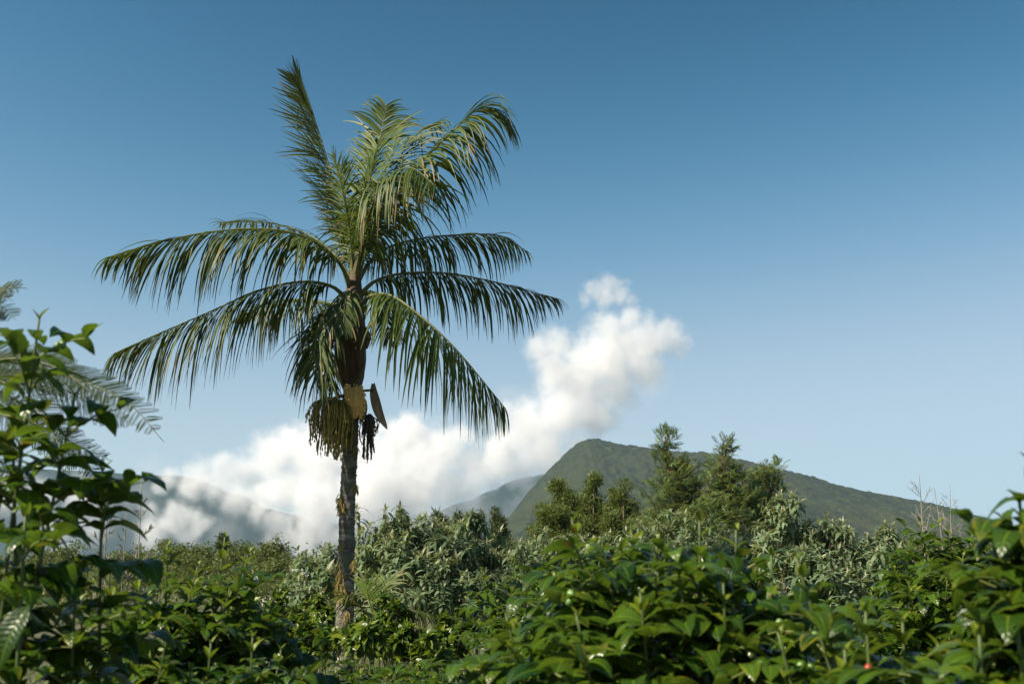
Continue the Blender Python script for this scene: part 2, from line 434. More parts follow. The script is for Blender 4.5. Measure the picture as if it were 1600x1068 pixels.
def domes(x, y, cell, seed, h):
    """rounded tree tops: one dome for each jittered cell"""
    rs = np.random.RandomState(seed); J = rs.rand(256, 256, 3)
    ix, iy = np.floor(x / cell).astype(int), np.floor(y / cell).astype(int)
    best = np.zeros_like(x)
    for a in (-1, 0, 1):
        for b in (-1, 0, 1):
            j = J[(ix + a) % 256, (iy + b) % 256]
            px, py = (ix + a + j[..., 0]) * cell, (iy + b + j[..., 1]) * cell
            r = cell * (0.55 + 0.45 * j[..., 2])
            d2 = ((x - px) ** 2 + (y - py) ** 2) / r ** 2
            best = np.maximum(best, np.sqrt(np.clip(1 - d2, 0, 1)) * h * (0.5 + 0.6 * j[..., 2]))
    return best

gx_ = np.concatenate([-np.geomspace(3400, 40, 34), np.linspace(-36, 36, 37), np.geomspace(40, 3400, 34)])
gy_ = np.concatenate([np.linspace(-380, -10, 12), np.linspace(-6, 60, 50), np.geomspace(63, 2880, 46)])
GX, GY = np.meshgrid(gx_, gy_)
ground = link('ground', grid_mesh('ground', gx_, gy_, gz(GX, GY), M['soil']))
tag(ground, kind='structure')

# the green mountain: its skyline as seen, 2 km away
SKY = [(725, 905), (760, 862), (785, 822), (800, 801), (822, 772), (845, 747), (868, 722), (890, 702), (905, 690), (918, 685), (930, 684), (948, 689),
       (975, 694), (1000, 697), (1030, 702), (1060, 705), (1100, 705), (1130, 711), (1165, 719), (1200, 727), (1235, 736), (1268, 743),
       (1300, 755), (1340, 764), (1380, 771), (1420, 779), (1460, 786), (1500, 796), (1530, 806), (1570, 822), (1640, 842), (1800, 870), (2050, 893)]
sk = np.array([at(px, py, 2000.0) for px, py in SKY])
mxs = np.concatenate([np.arange(-120, 1130, 2.6), np.geomspace(1133, 1800, 40)])
mys = np.concatenate([np.arange(1330, 2040, 2.8), np.linspace(2045, 2600, 40)])
MX, MY = np.meshgrid(mxs, mys)
wob = 26 * fbm(MX, MY, 170, 5)
H = np.interp(MX + wob * sstep(2000, 1850, MY), sk[:, 0], sk[:, 2], left=-6, right=-6) + 8
up = np.clip((MY - 1380) / 620, 0, 1); dn = 1 - sstep(2000, 2600, MY)
g = np.where(MY < 2000, up ** 0.9, dn)
gul = fbm(MX * 1.0 + MY * 0.30, MY * 0.25, 150, 11, 5)                  # spurs and gullies that run down the slope
Zm = H * g - 8 - 2 + (gul * 60 - 5) * np.clip(H / 150, 0, 1) * np.clip(up * (1 - up) * 4, 0, 1) * (MY < 2000)
Zm += domes(MX, MY, 8.0, 3, 5.5) * np.clip(H / 40, 0, 1) - 2.5
mountain = link('mountain', grid_mesh('mountain', mxs, mys, Zm, M['forest']))
tag(mountain, kind='structure')

# the far ridge behind the clouds, 5 km away
FR = [(-700, 775), (-300, 738), (0, 732), (120, 738), (230, 744), (270, 744), (310, 752), (360, 774), (420, 800), (500, 820), (600, 824), (680, 808), (735, 785), (780, 763), (812, 750), (845, 743), (900, 752), (1000, 790), (1150, 850), (1400, 900)]
fk = np.array([at(px, py, 5000.0) for px, py in FR])
fxs = np.arange(fk[0, 0], fk[-1, 0], 22.0); fys = np.arange(3560, 5700, 26.0)
FX, FY = np.meshgrid(fxs, fys)
FH = np.interp(FX + 160 * fbm(FX, FY, 700, 21), fk[:, 0], fk[:, 2]) + 130
fu = np.clip((FY - 3600) / 1400, 0, 1); fd = 1 - sstep(5000, 5700, FY)
Zf = FH * np.where(FY < 5000, fu ** 1.1, fd) - 130 + fbm(FX, FY * 0.3, 420, 31, 5) * 150 * np.clip(fu * (1 - fu) * 4, 0, 1)
Zf += domes(FX, FY, 60, 8, 12)
ridge = link('hills', grid_mesh('hills', fxs, fys, Zf, M['far_forest']))
tag(ridge, kind='structure')

# ------------------------------------------------------------------ haze: the air between the camera and the far side of the mountain
hz = MB(); hz.box((0, 1260, 130), (3480, 1720, 150))
haze = hz.build('haze', None, smooth=False, attr=False, kind='stuff')
m, ns, ls = new_mat('haze_air')
out = ns.new('ShaderNodeOutputMaterial'); pv = ns.new('ShaderNodeVolumePrincipled')
pv.inputs['Color'].default_value = (0.56, 0.79, 1.0, 1)
pv.inputs['Density'].default_value = 0.000085
pv.inputs['Anisotropy'].default_value = 0.2
ls.new(pv.outputs[0], out.inputs['Volume'])
haze.data.materials.append(m)
tag(haze, 'thin pale blue air haze over the whole valley')

# ------------------------------------------------------------------ clouds: banks of droplets 3.2 to 4 km away
def cloud(name, label, blobs, Yc, depth, voxel, dens, seed, nscale):
    """blobs: (px, py, radius in px, depth offset in metres); a density grid, denser towards each blob, broken up by noise"""
    pm = Yc / FPX
    rs = np.random.RandomState(seed)
    P, Cc = [], []
    classes = sorted({b[2] for b in blobs})
    for (px, py, r, dy) in blobs:
        P.append(at(px, py, Yc + dy)); Cc.append(classes.index(r))
    P = np.array(P); rad = np.array([classes[c] for c in Cc]) * pm
    lo = (P - rad[:, None] * 1.25).min(0); hi = (P + rad[:, None] * 1.25).max(0)
    me = bpy.data.meshes.new(name)
    c0 = P.mean(0)
    me.from_pydata([tuple(p) for p in P], [], [])
    a = me.attributes.new('cls', 'INT', 'POINT'); a.data.foreach_set('value', np.array(Cc, np.int32))
    o = link(name, me)
    ng = bpy.data.node_groups.new(name + '_density', 'GeometryNodeTree')
    ng.interface.new_socket('Geometry', in_out='INPUT', socket_type='NodeSocketGeometry')
    ng.interface.new_socket('Geometry', in_out='OUTPUT', socket_type='NodeSocketGeometry')
    ns, ls = ng.nodes, ng.links
    gi, go = ns.new('NodeGroupInput'), ns.new('NodeGroupOutput')
    pos = ns.new('GeometryNodeInputPosition').outputs[0]
    att = ns.new('GeometryNodeInputNamedAttribute'); att.data_type = 'INT'; att.inputs[0].default_value = 'cls'
    aout = next(s for s in att.outputs if s.enabled and s.name == 'Attribute')
    nw = ns.new('ShaderNodeTexNoise'); nw.inputs['Scale'].default_value = 1 / (nscale * 1.2); nw.inputs['Detail'].default_value = 6; nw.inputs['Roughness'].default_value = 0.6
    ls.new(pos, nw.inputs['Vector'])
    sub = ns.new('ShaderNodeVectorMath'); sub.operation = 'SUBTRACT'; sub.inputs[1].default_value = (.5, .5, .5); ls.new(nw.outputs['Color'], sub.inputs[0])
    scl = ns.new('ShaderNodeVectorMath'); scl.operation = 'SCALE'; scl.inputs['Scale'].default_value = nscale * 1.25; ls.new(sub.outputs[0], scl.inputs[0])
    wp = ns.new('ShaderNodeVectorMath'); wp.operation = 'ADD'; ls.new(pos, wp.inputs[0]); ls.new(scl.outputs[0], wp.inputs[1])
    f = None
    for k, r in enumerate(classes):
        cmp_ = ns.new('FunctionNodeCompare'); cmp_.data_type = 'INT'; cmp_.operation = 'EQUAL'
        ls.new(aout, cmp_.inputs[2]); cmp_.inputs[3].default_value = k
        sep = ns.new('GeometryNodeSeparateGeometry'); ls.new(gi.outputs[0], sep.inputs[0]); ls.new(cmp_.outputs[0], sep.inputs[1])
        pr = ns.new('GeometryNodeProximity'); pr.target_element = 'POINTS'
        ls.new(sep.outputs[0], pr.inputs[0])
        sp_ = next(s for s in pr.inputs if 'Position' in s.name)
        ls.new(wp.outputs[0], sp_)
        v = mathn(ns, ls, 'SUBTRACT', 1.0, mathn(ns, ls, 'DIVIDE', pr.outputs['Distance'], r * pm))
        f = v if f is None else mathn(ns, ls, 'MAXIMUM', f, v)
    n1 = ns.new('ShaderNodeTexNoise'); n1.inputs['Scale'].default_value = 1 / nscale; n1.inputs['Detail'].default_value = 9; n1.inputs['Roughness'].default_value = 0.74
    ls.new(pos, n1.inputs['Vector'])
    nn = mathn(ns, ls, 'MULTIPLY', mathn(ns, ls, 'SUBTRACT', n1.outputs[0], 0.5), 2.0)
    d = mathn(ns, ls, 'ADD', mathn(ns, ls, 'MULTIPLY', f, 1.5), mathn(ns, ls, 'MULTIPLY', nn, 1.6))
    d = mathn(ns, ls, 'MULTIPLY', d, 1.1, clamp=True)
    d = mathn(ns, ls, 'POWER', d, 2.0)
    edge = mathn(ns, ls, 'MULTIPLY', mathn(ns, ls, 'ADD', f, 0.22), 3.0, clamp=True)
    d = mathn(ns, ls, 'MULTIPLY', d, edge)
    vc = ns.new('GeometryNodeVolumeCube')
    ls.new(d, vc.inputs['Density'])
    vc.inputs['Min'].default_value = [float(x) for x in lo]; vc.inputs['Max'].default_value = [float(x) for x in hi]
    for ax, s in enumerate(('X', 'Y', 'Z')):
        vc.inputs['Resolution ' + s].default_value = max(8, int((hi[ax] - lo[ax]) / voxel))
    mt, mn, ml = new_mat(name + '_vapour')
    mo = mn.new('ShaderNodeOutputMaterial'); pv = mn.new('ShaderNodeVolumePrincipled')
    pv.inputs['Color'].default_value = (0.985, 0.975, 0.978, 1); pv.inputs['Density'].default_value = dens; pv.inputs['Anisotropy'].default_value = 0.15
    ml.new(pv.outputs[0], mo.inputs['Volume'])
    sm = ns.new('GeometryNodeSetMaterial'); sm.inputs['Material'].default_value = mt
    ls.new(vc.outputs[0], sm.inputs[0]); ls.new(sm.outputs[0], go.inputs[0])
    me.materials.append(mt)
    md = o.modifiers.new('density', 'NODES'); md.node_group = ng
    tag(o, label, kind='stuff')
    return o

BANK = [(455, 672, 22, 0), (545, 690, 40, 0), (585, 672, 30, 0), (640, 665, 30, 0), (720, 680, 30, 0), (660, 730, 52, -40), (740, 740, 40, -20), (770, 725, 40, -20),
        (310, 748, 32, 0), (268, 742, 18, 0), (345, 730, 30, 0), (385, 735, 44, 60), (425, 705, 48, 0), (470, 700, 52, 90), (500, 720, 66, 0), (445, 765, 48, -40), (405, 770, 30, -20),
        (560, 720, 70, 40), (610, 700, 52, 0), (650, 690, 52, 60), (690, 700, 52, 0), (740, 715, 40, 30), (775, 700, 30, 0), (640, 760, 70, 0), (560, 790, 70, -60),
        (490, 815, 44, -60), (520, 835, 40, -80), (700, 760, 48, 0), (290, 806, 26, -60), (322, 815, 22, -60), (262, 822, 22, -60), (305, 780, 16, -40), (235, 800, 18, 0), (250, 765, 14, 0),
        (480, 850, 26, -90), (450, 835, 24, -80), (540, 858, 22, -90), (600, 825, 40, -60), (655, 795, 30, -30), (130, 775, 40, 0), (60, 780, 40, 0), (100, 830, 40, 0), (15, 770, 40, 0), (150, 830, 24, 0), (180, 760, 18, 0),
        (500, 780, 66, -60), (590, 760, 66, -40), (510, 868, 20, -100), (470, 872, 16, -100), (730, 778, 36, 0), (690, 806, 26, -20), (770, 757, 22, 0), (640, 820, 26, -30), (300, 758, 34, -40), (335, 766, 36, -40), (370, 780, 34, -50), (405, 798, 32, -60), (435, 815, 32, -60), (262, 750, 24, -40), (275, 800, 30, -60), (310, 812, 28, -60), (430, 845, 26, -80), (235, 835, 30, -60), (290, 838, 26, -60)]
PLUME = [(800, 690, 40, 0), (840, 670, 52, 40), (880, 640, 52, 0), (900, 600, 52, 30), (870, 580, 40, 0), (845, 545, 30, 0), (870, 540, 30, 40), (910, 560, 40, 0), (945, 560, 52, 0),
         (975, 540, 40, 40), (1010, 530, 40, 0), (1045, 525, 30, 0), (1000, 570, 40, 0), (960, 610, 40, 0), (930, 650, 40, 30), (900, 690, 30, 0), (850, 710, 40, 0), (815, 720, 40, 0),
         (950, 510, 30, 0), (985, 500, 22, 0), (830, 765, 22, 0), (810, 782, 18, 0), (795, 640, 18, 0), (1060, 540, 22, 0)]
PUFF = [(930, 455, 22, 0), (950, 448, 22, 10), (968, 458, 22, 0), (915, 466, 16, 0), (985, 470, 16, 0), (945, 465, 22, -10)]
GROW = lambda B, k: [(x, y, int(r * k), d) for x, y, r, d in B]
cloud('cloud', 'broad bank of white cumulus lying against the far blue ridge', GROW(BANK, 1.06), 3250, 300, 4.2, 0.020, 1, 76)
cloud('cloud', 'tall white cloud plume leaning up to the right above the green mountain peak', GROW(PLUME, 1.3), 3300, 300, 4.2, 0.015, 2, 70)
cloud('cloud', 'small white puff of cloud floating on top of the plume', GROW(PUFF, 1.2), 3350, 100, 4.0, 0.012, 3, 46)
VEIL = [(x, y + 14 * math.sin(x * .05), r, dy) for x, y, r, dy in [(-20, 800, 52, -150), (60, 830, 52, -150), (140, 800, 52, -150), (215, 785, 40, -150), (240, 840, 52, -150), (300, 860, 40, -150), (350, 850, 40, -150), (400, 865, 40, -150),
        (460, 870, 40, -150), (540, 868, 40, -150), (620, 850, 52, -150), (690, 820, 52, -150), (750, 800, 40, -150), (795, 780, 30, -150), (230, 740, 30, -150), (310, 720, 30, -150), (800, 620, 40, -150), (760, 660, 40, -150), (1020, 590, 40, -150)]]
cloud('cloud', 'thin low veil of mist drifting in front of the far ridge', VEIL, 3330, 300, 6.0, 0.0022, 4, 80)

# ------------------------------------------------------------------ palm fronds
def leaflet(base, d, nrm, length, width, droop, rng, seg=6, tint=0.0, curl=0.0):
    """one folded, tapering leaflet that bends down under its own weight: rows of three points"""
    d = unit(d); p = np.array(base, float); V, A = [], []
    n = np.asarray(nrm, float)
    for i in range(seg + 1):
        t = i / seg
        side = np.cross(n, d); side = unit(side); up = unit(np.cross(d, side))
        w = width * min(1.0, 0.35 + 2.2 * t) * (1 - t ** 2.2) + 0.0015
        V += [p - side * w + up * w * 0.45, p.copy(), p + side * w + up * w * 0.45]
        A += [(t, -1, tint), (t, 0, tint), (t, 1, tint)]
        d = unit(d + np.array((0, 0, -1.0)) * droop * (0.75 + t) * 1.45 / seg + np.cross(d, n) * curl / seg)
        n = up
        p = p + d * length / seg
    F = []
    for i in range(seg):
        for j in (0, 1):
            a = 3 * i + j
            F.append((a, a + 1, a + 4, a + 3))
    return np.array(V), np.array(F), np.array(A)

def frond(parent, pts, hub, rng, n=64, Lmax=0.95, width=0.017, droop=1.3, lift=0.25, petiole=0.13, forward=0.55, roll=0.0, tint=0.0,
          rad=0.024, keep=12, sparse=0.09, name='frond', mat='palm', clump=0.0):
    n = int(n * 1.45); Lmax *= 1.14; droop *= .92; width *= 1.12
    P = curve(pts, 40)
    T = np.gradient(P, axis=0); T /= np.linalg.norm(T, axis=1)[:, None]
    mb = MB(); mb.tube(P, np.interp(np.linspace(0, 1, 40), [0, .08, .2, 1], [rad * 2.0, rad * 1.2, rad * .8, .004]), 6)
    fr = mb.build(name, M['rachis'], parent)
    pieces = []; zone = rng.uniform(0, 6.28)
    for i in range(n):
        for s in (-1, 1):
            if rng.random() < sparse: continue
            t = petiole + (1 - petiole) * (i + 0.5 * (s > 0) + rng.uniform(-.3, .3)) / n
            t = min(max(t, 0), 0.999)
            k = t * 39; i0 = int(k); f = k - i0; i1 = min(i0 + 1, 39)
            p = P[i0] * (1 - f) + P[i1] * f; tt = unit(T[i0] * (1 - f) + T[i1] * f)
            out = np.array((tt[0], tt[1], 0.0))
            if np.linalg.norm(out) < 0.15: out = np.array((p[0] - hub[0], p[1] - hub[1], 0.0))
            out = unit(out)
            a, b = np.dot(tt, out), tt[2]
            nrm = unit(-b * out + a * np.array((0, 0, 1.0)))
            side = np.cross(tt, nrm)
            if roll:
                c_, s_ = math.cos(roll), math.sin(roll)
                nrm, side = nrm * c_ + side * s_, side * c_ - nrm * s_
            u = (t - petiole) / (1 - petiole)
            L = Lmax * (0.5 + 0.5 * math.sin(math.pi * min(1, 0.18 + u * 0.72))) * (1 - 0.55 * max(0, u - 0.72) / 0.28) * (0.55 + 0.45 * min(1, u * 6)) * (rng.uniform(.85, 1.1) if rng.random() > .12 else rng.uniform(.35, .8))
            fw = forward + 0.75 * u ** 2 + rng.gauss(0, .14) + (clump + .2) * math.sin(i * 0.37 + 2 * s + zone) + .1 * math.sin(i * 1.7)
            d = unit(side * s + tt * fw + nrm * (lift + rng.gauss(0, .16)))
            pieces.append(leaflet(p, d, nrm, L, width * rng.uniform(.65, 1.2), droop * (1 + .4 * math.sin(i * .23 + zone) * math.sin(i * .11 + 2 * zone)) * rng.uniform(.55, 1.5) * (0.6 + 0.6 * (1 - u)), rng, 6,
                                  tint * rng.uniform(.5, 1.2), rng.uniform(-.18, .18)))
    order = sorted(range(len(pieces)), key=lambda q: np.linalg.norm(pieces[q][0].mean(0) - EYE) - 1.5 * len(pieces[q][0]) * 0)
    step = max(1, len(pieces) // max(1, keep)); own = set(list(range(0, len(pieces), step))[:keep]) if keep else set()
    rest = MB()
    for q, (V, F, A) in enumerate(pieces):
        if q in own:
            link('leaflet', make_mesh('leaflet', V, F, A, True, M[mat]), fr)
        else:
            rest.add(V, F, A)
    rest.build('leaflets', M[mat], fr, kind='stuff')
    return fr

PY = 15.0
rng = random.Random(7)
pbase = at(539, 1000, PY); pbase[2] = float(gz(pbase[0], PY))
palm = thing('palm_tree', 'tall single palm with ringed mossy trunk and hanging fruit clusters', 'palm tree', pbase)
tr_px = [(538, 1075, 28), (538, 1000, 27), (540, 930, 25.5), (541, 860, 24.5), (543, 790, 23.5), (546, 720, 23), (548, 660, 24), (550, 610, 26), (551, 560, 27), (553, 470, 24)]
P = curve([at(x, y, PY) for x, y, w in tr_px], 260)
zz = np.array([at(x, y, PY)[2] for x, y, w in tr_px]); ww = np.array([w for _, _, w in tr_px]) * PY / FPX / 2
rr = np.interp(P[:, 2], zz, ww)
mb = MB()
rs = np.random.RandomState(4)
sides = 28
ang = np.arange(sides) * 2 * math.pi / sides
V = []
for i in range(len(P)):
    ring = 0.006 * (abs(((P[i, 2] * 9.0) % 1.0) - 0.5) < 0.14)
    bump = 0.004 * np.sin(ang * 3 + P[i, 2] * 4) + rs.normal(0, 0.0045, sides)
    r_ = rr[i] + ring + bump
    V.append(np.stack([P[i, 0] + r_ * np.cos(ang), P[i, 1] + r_ * np.sin(ang), np.full(sides, P[i, 2])], 1))
F = [(i * sides + j, i * sides + (j + 1) % sides, (i + 1) * sides + (j + 1) % sides, (i + 1) * sides + j) for i in range(len(P) - 1) for j in range(sides)]
mb.add(np.concatenate(V), F)
trunk = mb.build('trunk', M['trunk'], palm, attr=False)

# moss tufts on the trunk
def tuft(c, r, h, n, mat, parent, name, down=0.9, w=0.006):
    mb = MB()
    for _ in range(n):
        a = rng.uniform(0, 2 * math.pi); q = rng.random()
        p = np.array(c) + np.array((math.cos(a) * r * q, math.sin(a) * r * q, rng.uniform(-h, h) * (1 - q * .5)))
        d = unit((math.cos(a) * .6, math.sin(a) * .6 - .4, -down + rng.uniform(-.4, .4)))
        V, F, A = leaflet(p, d, (0, -1, .3), rng.uniform(.05, .11), w, .6, rng, 2)
        mb.add(V, F, A)
    return mb.build(name, M[mat], parent)
for x, y, r, h, n in [(529, 905, .035, .28, 160), (537, 925, .06, .12, 160), (535, 900, .05, .1, 60), (533, 790, .04, .10, 70), (531, 775, .03, .08, 40), (555, 760, .03, .06, 40), (556, 700, .03, .05, 30),
                      (553, 880, .03, .08, 40), (536, 850, .03, .06, 40), (541, 960, .05, .08, 50), (552, 930, .03, .1, 50)]:
    c = at(x, y, PY - 0.09)
    tuft(c, r, h, n, 'moss', trunk, 'moss')

# swollen crown of old leaf bases
hub = at(553, 455, PY)
def sheath(pts_w, dx, name, mat, offs=0.0, ph=0.0, flat=1.0):
    S = [(at(x, y, PY + offs), w * PY / FPX / 2) for x, y, w in pts_w]
    C = curve([s[0] for s in S], 26); zz_ = [s[0][2] for s in S][::-1]; ww_ = [s[1] for s in S][::-1]
    if zz_[0] > zz_[-1]: zz_, ww_ = zz_[::-1], ww_[::-1]
    r_ = np.interp(C[:, 2], zz_, ww_)
    mb = MB(); V = []
    a = np.arange(24) * 2 * math.pi / 24
    for i in range(26):
        k = r_[i] * (1 + 0.07 * np.sin(a * 5 + ph + i * .12) + 0.04 * np.sin(a * 11 + i * .3))
        V.append(np.stack([C[i, 0] + k * np.cos(a), C[i, 1] + k * np.sin(a) * flat, np.full(24, C[i, 2])], 1))
    F = [(i * 24 + j, i * 24 + (j + 1) % 24, (i + 1) * 24 + (j + 1) % 24, (i + 1) * 24 + j) for i in range(25) for j in range(24)]
    mb.add(np.concatenate(V), F)
    return mb.build(name, M[mat], palm, attr=False)
sheath([(549, 607, 28), (548, 590, 40), (547, 565, 48), (547, 535, 47), (549, 505, 42), (552, 475, 34), (554, 445, 22), (556, 415, 14), (558, 385, 7)], 0, 'leaf_base', 'sheath')
sheath([(540, 600, 10), (536, 570, 24), (536, 540, 26), (541, 510, 20), (545, 480, 8)], 0, 'leaf_base', 'sheath', -0.14, 1.0)
sheath([(560, 590, 8), (561, 560, 20), (560, 530, 22), (557, 500, 18), (555, 470, 8)], 0, 'leaf_base', 'sheath', -0.15, 2.0)
sheath([(557, 480, 12), (555, 455, 17), (556, 425, 14), (559, 395, 8)], 0, 'leaf_base', 'sheath', -0.06, 0.4)

FRONDS = [
    # rachis points (px, py, depth offset), and how the leaflets sit
    dict(p=[(551, 430, 0), (541, 375, .10), (522, 290, .35), (498, 205, .55), (478, 150, .62), (464, 118, .6)], Lmax=.95, droop=.1, lift=.75, forward=1.35, n=84, width=.014, roll=-2.3),
    dict(p=[(554, 430, 0), (563, 350, -.05), (577, 285, -.1), (592, 225, -.1), (604, 165, .05)], Lmax=.82, droop=.75, lift=.15, forward=.65, tint=.2, n=54, width=.018, roll=.5),
    dict(p=[(556, 430, .1), (585, 350, .5), (615, 270, .9), (645, 215, 1.2), (690, 188, 1.5)], Lmax=.85, droop=1.6, lift=.15, forward=.5, n=52, tint=.15),
    dict(p=[(558, 435, 0), (590, 345, -.2), (640, 275, -.35), (700, 212, -.4), (755, 168, -.4), (800, 195, -.42)], Lmax=1.12, droop=1.5, lift=-.1, forward=.8, n=66, tint=.1),
    dict(p=[(555, 435, -.05), (572, 350, -.55), (600, 285, -1.15), (640, 262, -1.75), (680, 290, -2.2)], Lmax=.9, droop=2.1, lift=-.25, forward=.6, n=46, tint=.1),
    dict(p=[(558, 440, .1), (590, 396, .4), (640, 376, .8), (710, 367, 1.1), (780, 368, 1.3), (822, 392, 1.35)], Lmax=.88, droop=1.9, lift=-.1, forward=.75, n=62),
    dict(p=[(560, 465, .05), (585, 440, .2), (630, 427, .35), (700, 427, .55), (780, 442, .7), (868, 466, .8)], Lmax=.92, droop=1.9, lift=-.15, forward=.75, n=66, sparse=.12),
    dict(p=[(560, 480, -.1), (580, 462, -.35), (612, 462, -.7), (660, 496, -1.0), (715, 548, -1.2), (790, 638, -1.3)], Lmax=1.12, droop=1.8, lift=-.4, forward=.65, n=70, width=.019, tint=.2),
    dict(p=[(548, 450, -.05), (528, 408, -.3), (480, 372, -.6), (415, 358, -.8), (330, 362, -.95), (250, 378, -1.0), (168, 402, -1.0)], Lmax=1.08, droop=1.7, lift=-.2, forward=.9, n=80),
    dict(p=[(546, 475, 0), (520, 448, -.3), (470, 440, -.55), (400, 455, -.75), (330, 486, -.9), (250, 520, -1.0), (178, 552, -1.05)], Lmax=1.15, droop=1.8, lift=-.3, forward=.85, n=80, clump=.12),
    dict(p=[(545, 480, .1), (515, 474, .5), (470, 468, .9), (425, 472, 1.2), (370, 500, 1.5)], Lmax=.75, droop=2.0, lift=.1, forward=.4, n=46, width=.014),
    dict(p=[(545, 485, -.05), (522, 478, -.35), (500, 505, -.55), (492, 555, -.6), (505, 612, -.55)], Lmax=.78, droop=1.3, lift=.05, forward=.5, n=52),
    dict(p=[(550, 440, .15), (525, 400, .6), (480, 366, 1.1), (420, 348, 1.6), (345, 348, 2.0)], Lmax=.7, droop=1.5, lift=.2, forward=.5, n=44, width=.014),
    dict(p=[(548, 480, .15), (535, 470, .6), (520, 500, 1.0), (512, 560, 1.15), (520, 610, 1.1)], Lmax=.75, droop=1.2, lift=.05, forward=.5, n=46),
    dict(p=[(557, 470, .15), (580, 455, .5), (600, 480, .9), (608, 530, 1.1)], Lmax=.55, droop=1.6, lift=.05, forward=.5, n=34, width=.013),
    dict(p=[(553, 430, .08), (548, 370, .25), (540, 310, .35), (535, 260, .3)], Lmax=.6, droop=.9, lift=.2, forward=.6, n=38, tint=.25, width=.013),
]
FRONDS += [
    dict(p=[(552, 440, -.05), (548, 380, -.15), (540, 325, -.3), (530, 275, -.4), (518, 240, -.45)], Lmax=.5, droop=.7, lift=.3, forward=.9, n=36, tint=.2, width=.014),
    dict(p=[(556, 440, .05), (566, 370, .3), (588, 300, .55), (612, 240, .75), (628, 195, .85)], Lmax=.62, droop=.8, lift=.2, forward=.8, n=44, tint=.3),
    dict(p=[(553, 440, 0), (556, 380, .05), (562, 320, .12), (575, 260, .2), (583, 205, .3)], Lmax=.55, droop=.5, lift=.3, forward=.9, n=44, tint=.3),
    dict(p=[(551, 475, -.2), (545, 455, -.45), (540, 470, -.65), (536, 520, -.75)], Lmax=.4, droop=1.4, lift=.05, forward=.6, n=26, tint=0),
]
for fd in FRONDS:
    fd = dict(fd); p = fd.pop('p')
    frond(palm, [at(x, y, PY + dy) for x, y, dy in p], hub, rng, keep=14, **fd)

# hanging fruit clusters, flowers and bracts
def fruit_cluster(top, n, L, spread, mat, name, lean=(0, 0)):
    top = np.array(top)
    mb = MB()
    stalk0 = np.array([at(549, 606, PY)[0], PY, top[2] + .04])
    mb.tube(curve([stalk0, (stalk0 + top) / 2 + (0, 0, .07), top], 8), np.linspace(.03, .022, 8), 6)
    cl = mb.build(name, M[mat], palm)
    own = 10
    rest = MB()
    for q in range(n):
        a = rng.uniform(0, 2 * math.pi); rad = spread * rng.random() ** .6
        o = np.array((math.cos(a) * rad, math.sin(a) * rad, 0))
        l = L * rng.uniform(.35, 1.08) * (1 - .3 * (rad / spread) ** 2)
        hgt = .07 * math.cos(rad / spread * 1.4)
        pts = [top + o * .1, top + o * .55 + (0, 0, hgt), top + o * rng.uniform(.85, 1.1) + (0, 0, -l * .25), top + o * rng.uniform(.9, 1.2) + (lean[0] + rng.gauss(0, .02), lean[1], -l)]
        C = curve(pts, 34)
        C[5:, :2] += np.cumsum(np.array([[rng.gauss(0, .004), rng.gauss(0, .004)] for _ in range(29)]), 0) * .8
        r_ = np.array([.0035 if i < 4 else rng.choice((.0045, .011, .013, .008)) for i in range(34)]) * rng.uniform(.8, 1.1)
        b = MB() if q < own else rest
        b.tube(C, r_, 4, cap=False)
        if q < own: b.build('fruit_strand', M[mat], cl)
    rest.build('fruit_strands', M[mat], cl, kind='stuff')
    return cl
k = PY / FPX
fruit_cluster(at(513, 628, PY - .05), 130, .76, .24, 'fruit', 'fruit_cluster')
fruit_cluster(at(530, 632, PY - .22), 120, .74, .19, 'fruit', 'fruit_cluster')
fruit_cluster(at(577, 654, PY - .02), 42, .60, .12, 'dark_fruit', 'fruit_cluster')
# pale yellow flower mass held in its bract
mb = MB()
ft, fb_ = at(553, 603, PY - .2), at(559, 650, PY - .24)
fl_rest = MB()
mb.tube(curve([ft + (0, .1, 0), (ft + fb_) / 2, fb_], 10), np.array([.03, .07, .10, .115, .115, .11, .10, .085, .06, .02]), 12)
flo = mb.build('flower_cluster', M['flower'], palm)
for q in range(420):
    t = rng.random(); a = rng.uniform(0, 2 * math.pi)
    c = ft * (1 - t) + fb_ * t; r_ = np.interp(t, [0, .15, .45, .8, 1], [.08, .115, .115, .085, .03])
    p = c + np.array((math.cos(a), math.sin(a), rng.uniform(-.2, .3))) * r_
    d = unit((math.cos(a) * .5, math.sin(a) * .5, rng.uniform(-.9, .4)))
    fl_rest.tube([p, p + d * .02, p + d * .045], [.009, .012, .004], 4)
fl_rest.build('flowers', M['flower'], flo, kind='stuff')
def spathe(pts, wmax, name, face, mat_in=True, depthk=.55):
    """a boat-shaped bract: open shell, brown outside, pale inside"""
    C = curve(pts, 22); T = np.gradient(C, axis=0); mb = MB(); mi = MB(); V, W = [], []
    for i in range(22):
        t = i / 21; w = wmax * math.sin(math.pi * min(1, .06 + t * .93)) ** .7
        tt = unit(T[i]); s = unit(np.cross(tt, face)); f = unit(np.cross(s, tt))
        for j in range(9):
            a = math.pi * (j / 8) * 1.15 - .075 * math.pi
            q = -math.cos(a) * s * w - math.sin(a) * f * w * depthk * 1.6
            V.append(C[i] + q); W.append(C[i] + q * .93 + f * .004)
    F = [(i * 9 + j, i * 9 + j + 1, i * 9 + j + 10, i * 9 + j + 9) for i in range(21) for j in range(8)]
    mb.add(V, F); o = mb.build(name, M['spathe'], palm, attr=False)
    mi.add(W, [f[::-1] for f in F]); mi.build('lining', M['spathe_in'], o, attr=False)
    return o
sp = spathe([at(583, 598, PY + .05), at(584, 615, PY - .02), at(592, 645, PY - .05), at(605, 670, PY)], .072, 'flower_bract', np.array((-.55, -.8, .25)))
mb = MB(); mb.tube(curve([at(556, 612, PY), at(570, 610, PY), at(583, 609, PY)], 8), .018, 6); mb.build('stalk', M['spathe'], sp)
